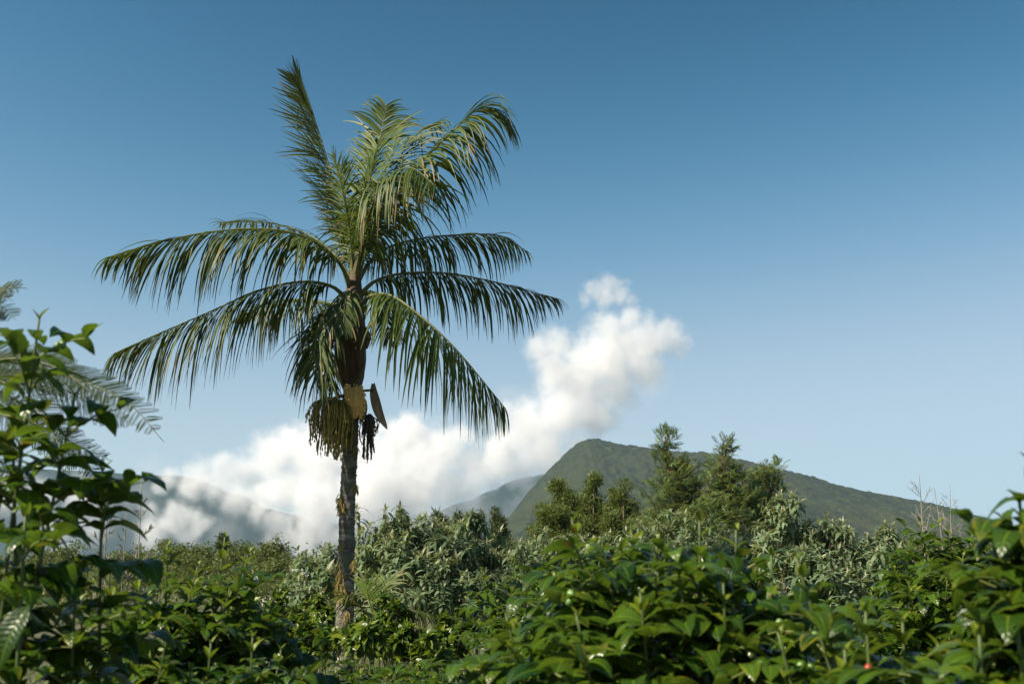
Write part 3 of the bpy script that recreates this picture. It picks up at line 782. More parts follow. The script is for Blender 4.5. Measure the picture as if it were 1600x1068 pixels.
spathe([at(560, 612, PY - .12), at(566, 630, PY - .16), at(566, 648, PY - .17), at(562, 662, PY - .16)], .075, 'flower_bract', np.array((-.9, .2, .1)))
spathe([at(520, 530, PY - .25), at(512, 552, PY - .32), at(504, 570, PY - .36)], .035, 'dry_bract', np.array((.2, -.9, .2)))
spathe([at(571, 510, PY), at(575, 525, PY), at(573, 545, PY)], .07, 'dry_bract', np.array((.9, -.2, .1)))
spathe([at(571, 515, PY - .05), at(577, 528, PY - .05), at(580, 531, PY - .08)], .04, 'dry_bract', np.array((.5, -.7, .5)))
for pts in ([(545, 470), (535, 492), (524, 520), (519, 545)], [(547, 500), (538, 520), (533, 560)], [(556, 475), (548, 500), (556, 515)], [(540, 475), (530, 490), (521, 500)]):
    mb = MB(); mb.tube(curve([at(x, y, PY - .24) for x, y in pts], 10), np.linspace(.02, .006, 10), 5); mb.build('dry_leaf_stalk', M['sheath'], palm)

# ------------------------------------------------------------------ leaf shapes
def leaf_grid(L, W, nu, nv, droop=0.6, wave=0.0, fold=0.25, peak=0.42, tip=1.0, seed=0, tint=0.0, waves=5):
    """a leaf blade that starts at the origin and grows along +x, bending down by `droop` radians"""
    rs = random.Random(seed); ph = rs.uniform(0, 6.28)
    V, A = [], []; x = z = 0.0; ang = droop * 0.3
    for i in range(nu + 1):
        u = i / nu
        w = W * 0.5 * (math.sin(math.pi * u ** (math.log(.5) / math.log(peak))) ** 0.8 if 0 < u < 1 else 0) + 0.012 * W
        if u > 0.8: w *= 1 - 0.35 * tip * (u - .8) / .2
        for j in range(nv + 1):
            v = -1 + 2 * j / nv
            zz_ = fold * abs(v) * w - 0.35 * fold * v * v * w + wave * W * abs(v) ** 1.5 * math.sin(u * waves * 6.28 + ph + (1.7 if v > 0 else 0)) * math.sin(math.pi * u)
            V.append((x - math.sin(ang) * zz_ * -1, v * w, z + math.cos(ang) * zz_)); A.append((u, v, tint))
        ang -= droop * 1.3 / nu
        x += math.cos(ang) * L / nu; z += math.sin(ang) * L / nu
    F = [(i * (nv + 1) + j, (i + 1) * (nv + 1) + j, (i + 1) * (nv + 1) + j + 1, i * (nv + 1) + j + 1) for i in range(nu) for j in range(nv)]
    return np.array(V), np.array(F), np.array(A)
def pinnate(pairs, L, ll, lw, seed=0, droop=0.5, ang=0.9, tint=0.0):
    """a compound leaf: midrib with pairs of narrow leaflets"""
    rs = random.Random(seed); V, F, A = [], [], []
    def quad(p, d, l, w):
        d = unit(d); s = unit(np.cross((0, 0, 1), d) + 1e-6); n = len(V)
        m = p + d * l * .5 + np.array((0, 0, .04 * l))
        for q in (p, m - s * w, p + d * l + np.array((0, 0, -.15 * l)), m + s * w): V.append(q)
        A.extend([(0, 0, tint), (.5, -1, tint), (1, 0, tint), (.5, 1, tint)]); F.append((n, n + 1, n + 2, n + 3))
    p = np.zeros(3); a = droop * .4
    for i in range(pairs):
        u = i / (pairs - 1)
        l = ll * (0.55 + 0.6 * math.sin(math.pi * (0.2 + .72 * u)))
        for s in (-1, 1):
            quad(p, (math.cos(ang) * 1.0, s * math.sin(ang), rs.uniform(-.35, .15)), l * rs.uniform(.8, 1.1), lw)
        a -= droop / pairs
        q = p + np.array((math.cos(a), 0, math.sin(a))) * L / pairs
        p = q
    quad(p, (1, 0, -.2), ll * .7, lw)
    return np.array(V), np.array(F), np.array(A)
def sprig(n, r, l, w, seed=0, tint=0.0):
    """a small clump of leaves pointing all ways, mostly up and out"""
    rs = random.Random(seed); V, F, A = [], [], []
    for i in range(n):
        d = unit((rs.gauss(.4, .6), rs.gauss(0, .7), rs.gauss(.25, .6)))
        p = np.array((rs.uniform(-r, r), rs.uniform(-r, r), rs.uniform(-r, r) * .7))
        s = unit(np.cross(d, (rs.gauss(0, 1), rs.gauss(0, 1), rs.gauss(0, 1)))); k = len(V)
        ll = l * rs.uniform(.6, 1.2); m = p + d * ll * .5
        for q in (p, m - s * w, p + d * ll, m + s * w): V.append(q)
        A.extend([(0, 0, tint), (.5, -1, tint), (1, 0, tint), (.5, 1, tint)]); F.append((k, k + 1, k + 2, k + 3))
    return np.array(V), np.array(F), np.array(A)

class Leaves:
    """leaf instances of one plant: those that show largest become parts, the rest one mass"""
    def __init__(s, variants, mat, name='leaf'):
        s.var, s.mat, s.name, s.items = variants, mat, name, []
        s.meshes = {}
    def add(s, k, pos, rot, scale):
        s.items.append((k, np.asarray(pos, float), rot, scale))
    def build(s, parent, keep, mass='foliage', part_parent=None):
        if not s.items: return
        P = np.array([i[1] for i in s.items])
        px, py, f = to_px(P)
        score = np.array([i[3] for i in s.items]) / np.maximum(f, .1)
        vis = (px > 5) & (px < 1595) & (py > 5) & (py < 1066) & (f > 0)
        score = np.where(vis, score / (1 + np.maximum(0, (f - np.percentile(f, 12)) / max(.05, np.ptp(f))) * 3), -1)
        order = np.argsort(-score)[:keep]
        own = {int(i) for i in order if score[i] > 0}
        acc = {}
        for i, (k, p, r, sc) in enumerate(s.items):
            if i in own:
                me = s.meshes.get(k)
                if me is None:
                    V, F, A = s.var[k]
                    me = s.meshes[k] = make_mesh(s.name, V, F, A, True, M[s.mat])
                o = bpy.data.objects.new(s.name, me)
                mw = Matrix([[*(r[a] * sc), p[a]] for a in range(3)] + [[0, 0, 0, 1]])
                col.objects.link(o); o.parent = parent
                o.matrix_parent_inverse = Matrix.Translation(parent.location).inverted()
                o.matrix_basis = mw
            else:
                acc.setdefault(k, []).append((p, r * sc))
        mb = MB()
        for k, L in acc.items():
            V, F, A = s.var[k]
            Rm = np.array([q[1] for q in L]); Pm = np.array([q[0] for q in L])
            W = np.einsum('nij,vj->nvi', Rm, V) + Pm[:, None, :]
            n = len(L); nv = len(V)
            mb.add(W.reshape(-1, 3), (F[None] + (np.arange(n) * nv)[:, None, None]).reshape(-1, F.shape[1]), np.tile(A, (n, 1)))
        if mb.n:
            mb.build(mass, M[s.mat], parent, kind='stuff')

# ------------------------------------------------------------------ coffee bushes
def coffee_variants(nu, nv, seed):
    out = []
    for i in range(8):      # mature
        out.append(leaf_grid(1, random.Random(seed + i).uniform(.38, .47), nu, nv, droop=random.Random(seed + i + 50).uniform(.8, 1.6), wave=.055, fold=.35, seed=seed + i, waves=4.5))
    for i in range(4):      # young, upright
        out.append(leaf_grid(1, .36, nu, nv, droop=.35, wave=.03, fold=.7, seed=seed + 20 + i, tint=.75 + .08 * i))
    return out
CV_NEAR = coffee_variants(9, 4, 100)
CV_MID = coffee_variants(5, 2, 200)
CV_FAR = coffee_variants(3, 2, 300)
def berry_mesh(mat):
    mb = MB(); t = np.linspace(0, math.pi, 6)
    mb.tube(np.stack([0 * t, 0 * t, -np.cos(t) * 1.15], 1), np.sin(t) * .98 + .02, 8, cap=True)
    return make_mesh('berry', np.concatenate(mb.V), np.concatenate(mb.F), None, True, M[mat])
BERRY, RIPE = berry_mesh('berry'), berry_mesh('ripe')

def coffee_bush(label, tips, base, leafL=.135, lfl=1.1, maxb=.42, keep=300, var=None, seed=1, node=.055, group='coffee bushes', berries=0, fill=1.0, stem_r=.006, step=.042, foot=.18, young=.16):
    rg = random.Random(seed)
    var = var or CV_MID
    b = np.array((base[0], base[1], float(gz(*base))))
    root = thing('coffee_bush', label, 'coffee bush', b, group)
    L = Leaves(var, 'coffee')
    nb = 0
    for (px, py, Y) in tips:
        tip = at(px, py, Y)
        ft = b + np.array((rg.uniform(-foot, foot), rg.uniform(-foot, foot), -.03))
        mid = ft * .45 + tip * .55 + np.array((rg.uniform(-.05, .05), rg.uniform(-.05, .05), -.05))
        C = curve([ft, mid, tip], 40)
        ln = np.concatenate([[0], np.cumsum(np.linalg.norm(np.diff(C, axis=0), axis=1))])
        stem = MB(); stem.tube(C, np.interp(np.linspace(0, 1, 40), [0, .7, 1], [stem_r * 1.4, stem_r * .8, .0025]), 6)
        so = stem.build('stem', M['stem'], root)
        tw = MB()
        phi = rg.uniform(0, 3.14); s = 0.012; k = 0
        while s < min(lfl, ln[-1] * .92):
            q = [np.interp(ln[-1] - s, ln, C[:, a]) for a in range(3)]; q = np.array(q)
            phi += math.pi / 2 + rg.uniform(-.25, .25)
            for sg in (0, math.pi):
                az = phi + sg + rg.uniform(-.2, .2)
                o = np.array((math.cos(az), math.sin(az), 0))
                if s < young:        # leaf pair on the young shoot
                    y = 1 - s / young
                    d = unit(o * (.5 + .7 * (1 - y)) + np.array((0, 0, 1.1 * y + .25)))
                    L.add(8 + rg.randrange(4) if y > .5 or rg.random() < .2 else rg.randrange(8), q, basis(d, np.array((0, 0, 1.0)) - o * y), leafL * (.22 + .6 * (1 - y)) * rg.uniform(.85, 1.1))
                    continue
                bl = min(maxb, .10 + (s - young) * .9) * rg.uniform(.65, 1.15)
                if rg.random() > fill or bl < .03: continue
                el = max(.1, .95 - s * 1.0) + rg.uniform(-.15, .15)
                d0 = unit(o * math.cos(el) + np.array((0, 0, math.sin(el))))
                n = 7; pts = [q]; dd = d0
                for i in range(n):
                    dd = unit(dd + np.array((0, 0, -.10 - .25 * bl)) + np.array((rg.gauss(0, .05), rg.gauss(0, .05), 0)))
                    pts.append(pts[-1] + dd * bl / n)
                B = np.array(pts)
                tw.tube(B, np.linspace(.0032, .0014, n + 1), 4, cap=False)
                m_ = max(1, int(bl / step)); side0 = np.cross(d0, (0, 0, 1)); side0 = unit(side0)
                for i in range(m_ + 1):
                    u = (i + .6) / (m_ + .6); u = min(u, 1)
                    pp = np.array([np.interp(u * n, np.arange(n + 1), B[:, a]) for a in range(3)])
                    last = i == m_
                    for sd in (-1, 1):
                        if rg.random() < .06: continue
                        dl = unit(side0 * sd * (.55 if last else 1) + d0 * (.9 if last else rg.uniform(.25, .7)) + np.array((0, 0, rg.uniform(-.25, .3) + (.15 if last else 0))))
                        yg = last and rg.random() < .35
                        L.add(8 + rg.randrange(4) if yg else rg.randrange(8), pp, basis(dl, (rg.gauss(0, .25), rg.gauss(0, .25), 1.0)), leafL * rg.uniform(.7, 1.12) * (.6 if last else 1) * (.75 if yg else 1))
                    if berries and not last and nb < berries and rg.random() < .35:
                        for _ in range(rg.randint(2, 4)):
                            bo = link('berry', BERRY, root)
                            bp = pp + np.array((rg.uniform(-.014, .014), rg.uniform(-.014, .014), rg.uniform(-.008, .014)))
                            bo.matrix_basis = Matrix.Translation(bp) @ Matrix.Rotation(rg.uniform(-1, 1), 4, 'X') @ Matrix.Scale(rg.uniform(.006, .0085), 4)
                            nb += 1
            s += node * (0.55 if s < young else 1) * rg.uniform(.85, 1.2); k += 1
        if tw.n: tw.build('twigs', M['green_stem'], so, kind='stuff')
    L.build(root, keep)
    return root

G = 'coffee bushes of the plantation'
coffee_bush('tall blurred coffee bush whose upright shoot rises beside the feathery fern fronds',
            [(62, 492, 2.15), (118, 612, 2.2), (20, 640, 2.3), (160, 730, 2.35), (40, 800, 2.0), (-30, 720, 2.2), (120, 890, 2.2), (10, 900, 2.1)],
            (-1.02, 2.3), leafL=.115, lfl=1.2, maxb=.15, keep=300, var=CV_NEAR, seed=3, group=G, berries=24, fill=.8, step=.05, young=.08, node=.07)
coffee_bush('dark coffee bush with yellow-tipped shoots in front of the scrubby hillside',
            [(262, 848, 3.4), (352, 836, 3.5), (392, 848, 3.7), (170, 891, 3.1), (215, 886, 3.4), (310, 881, 3.3), (435, 916, 3.6), (120, 916, 3.3), (480, 961, 3.8), (360, 916, 3.3)],
            (-1.22, 3.5), leafL=.115, lfl=1.0, maxb=.34, keep=280, var=CV_NEAR, seed=5, group=G, berries=12)
coffee_bush('low coffee bush with bright lime new leaves at the bottom edge below the dark bush',
            [(262, 985, 2.6), (330, 1000, 2.7), (395, 990, 2.7), (210, 1020, 2.6), (440, 1010, 2.9), (300, 1040, 2.5)],
            (-.9, 2.7), leafL=.105, lfl=.7, maxb=.24, keep=200, var=CV_NEAR, seed=8, group=G, young=.12)
coffee_bush('wide coffee bush crossing in front of the palm trunk foot',
            [(450, 1012, 7.0), (500, 1008, 7.2), (540, 1000, 7.4), (590, 1006, 7.3), (640, 1008, 7.4), (690, 1012, 7.2), (735, 1018, 7.1), (470, 1040, 6.5), (560, 1036, 6.4), (650, 1040, 6.4), (720, 1045, 6.4), (610, 1050, 6.2), (520, 1052, 6.2)],
            (-1.0, 7.0), leafL=.12, lfl=1.0, maxb=.42, keep=220, var=CV_MID, seed=11, group=G, foot=.5)
coffee_bush('rounded coffee bush between the silvery shrub and the blurred near bush',
            [(752, 889, 6.3), (800, 869, 6.6), (845, 856, 6.7), (890, 852, 6.8), (940, 852, 6.9), (985, 856, 6.9), (770, 934, 6.0), (830, 904, 6.1), (900, 894, 6.2), (745, 969, 5.9), (860, 944, 5.7), (800, 974, 5.7), (1040, 869, 6.8), (1090, 879, 6.8)],
            (.45, 6.4), leafL=.125, lfl=1.15, maxb=.45, keep=260, var=CV_MID, seed=13, group=G, foot=.5)
coffee_bush('bushy sunlit coffee bush with yellowish leaves below the bare trees',
            [(1437, 812, 6.0), (1478, 824, 6.1), (1412, 848, 5.9), (1515, 826, 6.2), (1555, 838, 6.2), (1390, 881, 5.8), (1450, 866, 5.6), (1505, 866, 5.7), (1360, 921, 5.7), (1420, 911, 5.3), (1480, 906, 5.3), (1545, 891, 5.6), (1350, 966, 5.4), (1590, 856, 6.1)],
            (2.35, 5.8), leafL=.125, lfl=1.15, maxb=.45, keep=280, var=CV_MID, seed=17, group=G, foot=.45, young=.1)
coffee_bush('blurred coffee bush with slender stems and green berries below the rounded bush',
            [(893, 808, 2.35), (985, 822, 2.6), (1093, 808, 2.3), (1150, 824, 2.4), (1025, 840, 2.5), (940, 857, 2.3), (1205, 862, 2.3), (860, 902, 2.4), (1060, 892, 2.2), (1130, 907, 2.15), (1000, 922, 2.1), (790, 957, 2.3), (900, 957, 2.0)],
            (.46, 2.4), leafL=.1, lfl=1.0, maxb=.24, keep=300, step=.036, var=CV_NEAR, seed=19, group=G, berries=44, fill=1.0, young=.09)
coffee_bush('coffee bush carrying one red berry among green ones',
            [(1243, 868, 2.0), (1285, 960, 2.0), (1352, 948, 1.85), (1410, 965, 1.9), (1215, 985, 1.9), (1320, 1010, 1.8)],
            (.75, 1.95), leafL=.105, lfl=.8, maxb=.19, keep=180, var=CV_NEAR, seed=23, group=G, berries=40, fill=.95, young=.12)
coffee_bush('large blurred coffee bush with big glossy leaves cut off by the frame edge',
            [(1608, 716, 1.75), (1578, 832, 1.85), (1596, 805, 1.9), (1640, 780, 1.8), (1612, 752, 1.7), (1592, 778, 1.75), (1518, 945, 1.75), (1575, 900, 1.7), (1615, 880, 1.65), (1465, 1005, 1.8), (1530, 990, 1.6), (1590, 980, 1.6), (1590, 850, 1.8)],
            (.98, 1.8), leafL=.11, lfl=1.1, maxb=.12, keep=300, var=CV_NEAR, seed=29, group=G, berries=24, fill=1.0, young=.08, step=.05)
ripe = link('berry', RIPE, [o for o in bpy.data.objects if o.get('label', '').startswith('coffee bush carrying')][0])
ripe.matrix_basis = Matrix.Translation(at(1357, 1044, 1.78)) @ Matrix.Scale(.0072, 4)
tag(ripe, 'ripe red berry')
# leaves that happen to face halfway between sun and camera and shine
def shiny_leaf(bush, px, py, Y, size, hint, k=0):
    root = [o for o in bpy.data.objects if o.get('label', '').startswith(bush)][0]
    p = at(px, py, Y); n = unit(np.array(to_sun) + unit(EYE - p))
    V, F, A = leaf_grid(1, .40, 9, 4, droop=.7, wave=.06, fold=.45, seed=60 + k, waves=4)
    o = link('leaf', make_mesh('leaf', V, F, A, True, M['coffee']), root)
    r = basis(np.array(hint, float) - np.dot(hint, n) * n, n) * size
    o.matrix_basis = Matrix([[*r[a], p[a]] for a in range(3)] + [[0, 0, 0, 1]])
    tag(o, 'leaf shining white in the sun')
shiny_leaf('tall blurred', 46, 945, 1.75, .11, (-.25, 0, -1), 1)
shiny_leaf('blurred coffee bush with slender', 1112, 900, 2.2, .075, (1, 0, -.15), 3)
shiny_leaf('large blurred', 1492, 972, 1.7, .065, (1, 0, .1), 4)

# ------------------------------------------------------------------ shrubs and trees made of leaf clusters around limbs
def lobes_pts(lobes, n, rg, shell=.45, per=9, tight=.2):
    """leaf positions in loose clusters on lumpy ellipsoids, with gaps between the clusters"""
    vol = np.array([l[1][0] * l[1][1] * l[1][2] for l in lobes]) ** .5; vol = vol / vol.sum()
    out = []
    for l, v in zip(lobes, vol):
        c, r = l; r = np.array(r)
        ph = [rg.uniform(0, 6.28) for _ in range(6)]
        nc = max(3, int(n * v / per + .5))
        for _ in range(nc):
            d = unit((rg.gauss(0, 1), rg.gauss(0, 1), rg.gauss(.15, 1)))
            lump = 1 + .22 * math.sin(4 * d[0] + ph[0]) * math.sin(4 * d[2] + ph[1]) + .16 * math.sin(9 * d[0] + 5 * d[1] + ph[2]) + .14 * math.sin(8 * d[2] + 6 * d[1] + ph[3])
            q = (1 - shell * rg.random() ** 1.5) * lump * (1.22 if rg.random() < .08 else 1)
            cc = c + d * r * q
            for _ in range(per):
                out.append((cc + np.array((rg.gauss(0, tight), rg.gauss(0, tight), rg.gauss(0, tight * .8))) * r, d))
    return out
def lobe(px, py, Y, rx, rz, ry=None):
    """an ellipsoid of foliage: centre by direction and distance, radii in photograph pixels at that distance"""
    k = Y / FPX
    return (at(px, py, Y), (rx * k, (ry if ry is not None else rx) * k, rz * k))
def plant(name, label, cat, lobes, base, n, var, mat, keep=0, size=1.0, rosette=0, seed=1, group=None, bark='bark', tr=.06, up=.5, shell=.5, limbs=True, droopy=.0, trunks=1, mass='foliage', leafname='leaf', youngn=0, extra=(), per=9, tight=.2):
    rg = random.Random(seed)
    b = np.array((base[0], base[1], float(gz(*base)) - .05))
    root = thing(name, label, cat, b, group)
    L = Leaves(var, mat, leafname)
    pts = lobes_pts(lobes, n, rg, shell, per, tight) + [(np.array(p), np.array((0, 0, 1.0))) for p in extra]
    if name == 'silver_shrub':      # single shoots that stand above the mass
        for c, r in lobes:
            for _ in range(3):
                if rg.random() < .7:
                    q = c + np.array((rg.gauss(0, .45) * r[0], rg.gauss(0, .45) * r[1], r[2] * rg.uniform(1.0, 1.45)))
                    for k in range(3): pts.append((q - np.array((0, 0, .09 * k)), np.array((0, 0, 1.0))))
    nv = len(var) - youngn
    for p, d in pts:
        if p[2] < b[2] + .02: continue
        if rosette:
            ax = unit(d * np.array((1, 1, .6)) + np.array((0, 0, up)))
            Bs = basis(ax, (rg.gauss(0, 1), rg.gauss(0, 1), rg.gauss(0, 1)))
            m_ = rosette + rg.randint(-4, 4); rsz = rg.uniform(.65, 1.25)
            for i in range(m_):
                a = i * 2.4 + rg.uniform(-.3, .3); e = .15 + 1.25 * (i / m_)
                dl = unit(ax * math.cos(e) + (Bs[:, 1] * math.cos(a) + Bs[:, 2] * math.sin(a)) * math.sin(e) + np.array((0, 0, -droopy * (i / m_))))
                kk = nv + rg.randrange(youngn) if youngn and i < 2 + rg.randrange(3) else rg.randrange(nv)
                L.add(kk, p - ax * .05 * i / m_, basis(dl, ax + np.array((0, 0, .4))), size * rsz * rg.uniform(.6, 1.1) * (.5 + .5 * min(1, i / m_ * 2.2)))
        else:
            dl = unit(d + np.array((rg.gauss(0, .5), rg.gauss(0, .5), rg.gauss(up - .5, .45) - droopy)))
            L.add(rg.randrange(len(var)), p, basis(dl, (rg.gauss(0, .5), rg.gauss(0, .5), 1.0)), size * rg.uniform(.65, 1.25))
    if limbs:
        top = max(l[0][2] for l in lobes)
        tops = sorted(lobes, key=lambda l: -l[0][2])
        for t in range(trunks):
            tl = tops[t % len(tops)]
            f0 = b + np.array((rg.uniform(-.1, .1), rg.uniform(-.1, .1), 0)) * (trunks > 1) * 2
            e0 = tl[0] + np.array((0, 0, tl[1][2] * .1))
            C = curve([f0, f0 * .6 + e0 * .4 + np.array((rg.uniform(-.1, .1), rg.uniform(-.1, .1), 0)) * (e0[2] - f0[2]) * .3, e0], 12)
            mb = MB(); mb.tube(C, np.linspace(tr, tr * .08, 12), 7); mb.build('trunk', M[bark], root)
            if t == 0: C0 = C
        for l in lobes:
            mb = MB()
            zt = b[2] + (l[0][2] - b[2]) * .45
            s0 = np.array([np.interp(zt, C0[:, 2], C0[:, a]) for a in range(3)])
            mb.tube(curve([s0, s0 * .4 + l[0] * .6 + np.array((0, 0, -.1 * l[1][2])), l[0]], 8), np.linspace(tr * .5, tr * .15, 8), 5)
            for _ in range(9):
                d = unit((rg.gauss(0, 1), rg.gauss(0, 1), rg.gauss(.3, 1)))
                e = l[0] + d * np.array(l[1]) * .85
                mb.tube(curve([l[0] - np.array((0, 0, l[1][2] * .3)), (l[0] + e) / 2 + np.array((0, 0, .05)), e], 6), np.linspace(tr * .22, tr * .06, 6), 4, cap=False)
            mb.build('limb', M[bark], root)
    L.build(root, keep, mass)
    return root

def at_(px, py, Y): return at(px, py, Y)
def bxy(px, Y): return (at(px, 900, Y)[0], Y)
SV = [leaf_grid(1, .22, 4, 2, droop=1.0 + .15 * i, wave=.02, fold=.3, seed=400 + i, peak=.4) for i in range(5)] + [leaf_grid(1, .24, 3, 2, droop=.3, fold=.6, seed=420 + i, tint=.9) for i in range(3)]
S = 'silvery shrubs behind the palm'
kw = dict(var=SV, mat='silver', rosette=12, droopy=.55, youngn=3, group=S, up=1.0, tr=.03, per=2, tight=.12)
plant('silver_shrub', 'tall silvery-leaved shrub just behind the palm trunk', 'shrub',
      [lobe(600, 862, 18, 50, 52), lobe(660, 855, 18.5, 52, 52), lobe(690, 880, 18.2, 50, 50), lobe(630, 920, 17.5, 75, 60), lobe(575, 905, 18, 25, 50), lobe(700, 930, 17.5, 50, 50)], bxy(630, 18), 430, size=.27, keep=60, seed=41, **kw)
plant('silver_shrub', 'silvery shrub with one drooping shoot standing above it in front of the small pines', 'shrub',
      [lobe(720, 872, 19, 42, 45), lobe(765, 885, 19.5, 45, 45), lobe(740, 815, 19.2, 14, 12), lobe(742, 840, 19.2, 12, 20), lobe(690, 852, 19.2, 25, 30), lobe(800, 905, 19, 45, 50), lobe(740, 935, 18, 60, 50)], bxy(745, 19), 390, size=.27, keep=60, seed=42, **kw)
plant('silver_shrub', 'low silvery shrub in front of the dense wattle trees', 'shrub',
      [lobe(830, 872, 22, 40, 28), lobe(880, 868, 22.5, 45, 26), lobe(930, 866, 22, 40, 24), lobe(970, 872, 22, 35, 30)], bxy(890, 22), 250, size=.26, keep=40, seed=43, **kw)
plant('silver_shrub', 'silvery shrub at the foot of the feathery tree', 'shrub',
      [lobe(1015, 855, 20, 35, 26), lobe(1060, 850, 20, 38, 32), lobe(1100, 860, 19.5, 35, 35), lobe(1040, 890, 19, 60, 40), lobe(1140, 880, 19, 35, 40)], bxy(1060, 20), 260, size=.25, keep=50, seed=44, **kw)
plant('silver_shrub', 'tallest silvery shrub beside the spiky rosette plants', 'shrub',
      [lobe(1228, 808, 15, 22, 28), lobe(1215, 850, 15, 35, 40), lobe(1255, 850, 15.2, 38, 42), lobe(1290, 870, 15, 35, 40), lobe(1240, 910, 14.6, 60, 55), lobe(1275, 940, 14.4, 60, 55)], bxy(1245, 15), 350, size=.225, keep=70, seed=45, **kw)
plant('silver_shrub', 'silvery shrub sloping down to the sunlit coffee bush', 'shrub',
      [lobe(1325, 848, 15.5, 25, 28), lobe(1330, 880, 15.3, 35, 40), lobe(1372, 868, 15.6, 32, 30), lobe(1385, 838, 15.8, 13, 12), lobe(1360, 920, 15, 45, 50), lobe(1320, 945, 14.6, 55, 50), lobe(1400, 890, 15.8, 25, 40)], bxy(1350, 15.5), 340, size=.215, keep=60, seed=46, **kw)
plant('silver_shrub', 'dim silvery shrub half hidden behind the lower palm trunk', 'shrub',
      [lobe(500, 918, 19, 40, 40), lobe(515, 888, 19.5, 20, 25), lobe(465, 930, 19, 30, 30), lobe(480, 950, 18, 40, 35)], bxy(500, 19), 170, size=.26, keep=30, seed=47, **kw)

# feathery tall trees on the right of the middle
FV = [pinnate(9, .85, .34, .035, seed=500 + i, droop=.5 + .1 * i) for i in range(5)]
kw = dict(var=FV, mat='feather', leafname='feathery_leaf', group='feathery trees in front of the mountain', bark='red_bark', up=.75, droopy=.0)
plant('feathery_tree', 'tall feathery tree with a lone leafy top above the ridge line', 'tree',
      [lobe(1042, 692, 26, 12, 12), lobe(1040, 715, 26, 7, 20), lobe(1046, 735, 26, 16, 20), lobe(1064, 748, 26.3, 22, 18), lobe(1082, 765, 26.3, 20, 22), lobe(1044, 762, 26, 22, 20), lobe(1036, 795, 26, 26, 20), lobe(1062, 790, 26, 30, 22),
       lobe(1090, 800, 26.2, 30, 26), lobe(1030, 825, 25.5, 30, 22), lobe(1068, 830, 25.5, 36, 24)], bxy(1100, 25.6), 1350, size=.27, shell=.95, tight=.48, keep=60, seed=51, tr=.07, **kw)
plant('feathery_tree', 'feathery tree with a pointed top and reddish forked trunk', 'tree',
      [lobe(1134, 703, 25.5, 10, 12), lobe(1131, 725, 25.5, 15, 18), lobe(1122, 748, 25.5, 15, 18), lobe(1146, 752, 25.5, 14, 16), lobe(1112, 775, 25.5, 22, 20), lobe(1142, 778, 25.5, 26, 20), lobe(1165, 790, 25.6, 22, 20), lobe(1108, 805, 25.4, 28, 22),
       lobe(1140, 812, 25.2, 34, 24), lobe(1172, 818, 25.8, 30, 22)], bxy(1122, 25.4), 1300, size=.27, shell=.95, tight=.48, keep=60, seed=52, tr=.085, trunks=2, **kw)
plant('feathery_tree', 'small feathery tree with a leaning top above the spiky rosette plants', 'tree',
      [lobe(1198, 735, 26.5, 18, 12), lobe(1188, 755, 26.5, 16, 16), lobe(1205, 765, 26.5, 12, 14), lobe(1178, 780, 26.3, 22, 20), lobe(1196, 795, 26.3, 18, 20), lobe(1185, 820, 26, 24, 20)], bxy(1180, 26), 620, size=.26, shell=.95, tight=.48, keep=30, seed=53, tr=.06, **kw)
# dense wattles and pines
WV = [sprig(30, .36, .22, .028, seed=600 + i) for i in range(5)]
kw = dict(var=WV, mat='wattle', leafname='leaf_clump', group='dense trees below the mountain peak', up=.6, tr=.12, mass='crown')
def cone(x, ytop, ybot, Y, w, seed):
    rg = random.Random(seed); out = []
    for t in np.linspace(.04, 1, 9):
        for _ in range(1 + int(t * 2.6)):
            q = w * (.12 + .88 * t ** .85)
            out.append(lobe(x + rg.uniform(-.55, .55) * q, ytop + (ybot - ytop) * (t + rg.uniform(-.03, .03)), Y + rg.uniform(-.6, .6), max(4, q * rg.uniform(.38, .62)), (ybot - ytop) * rg.uniform(.09, .15)))
    return out
plant('wattle_tree', 'conical wattle tree left end of the dense clump below the peak', 'tree', cone(876, 750, 866, 44, 56, 1), bxy(875, 44), 1400, size=.72, seed=61, **kw)
plant('wattle_tree', 'thin-topped wattle tree in the middle of the dense clump', 'tree', cone(924, 750, 866, 46, 52, 2), bxy(925, 46), 1150, size=.72, seed=62, **kw)
plant('wattle_tree', 'dark conical wattle tree right end of the dense clump', 'tree', cone(976, 762, 868, 43, 56, 3), bxy(976, 43), 1400, size=.7, seed=63, **kw)
PV = [sprig(18, .26, .42, .03, seed=640 + i) for i in range(4)]
kw = dict(var=PV, mat='pine', leafname='needle_clump', group='small pines beyond the silvery shrubs', up=.4, tr=.12, mass='crown')
for i, (x, y, Y, w, h, lab) in enumerate([(630, 808, 62, 9, 36, 'slender pine leftmost of the row beyond the silvery shrubs'), (607, 826, 66, 9, 30, 'faint pine peeking out between trunk and tall silvery shrub'), (688, 806, 60, 14, 40, 'pine standing over the tall silvery shrub'),
                                    (718, 812, 58, 12, 40, 'pine just left of the drooping silvery shoot'), (779, 806, 57, 14, 44, 'dark pine rightmost of the row, nearest the green mountain slope'), (510, 878, 70, 9, 22, 'short pine low beside the palm trunk near the tin roof'),
                                    (492, 882, 72, 8, 18, 'shortest pine next to the tin roof'), (348, 840, 75, 9, 26, 'lone spindly pine above the scrubby hillside')]):
    lb = [lobe(x, y + h * t, Y, max(3, w * (.25 + .85 * t)), h * .22) for t in (0.1, .35, .62, .9, 1.2)]
    plant('pine_tree', lab, 'pine tree', lb, bxy(x, Y), 330, size=.8, seed=70 + i, **kw)

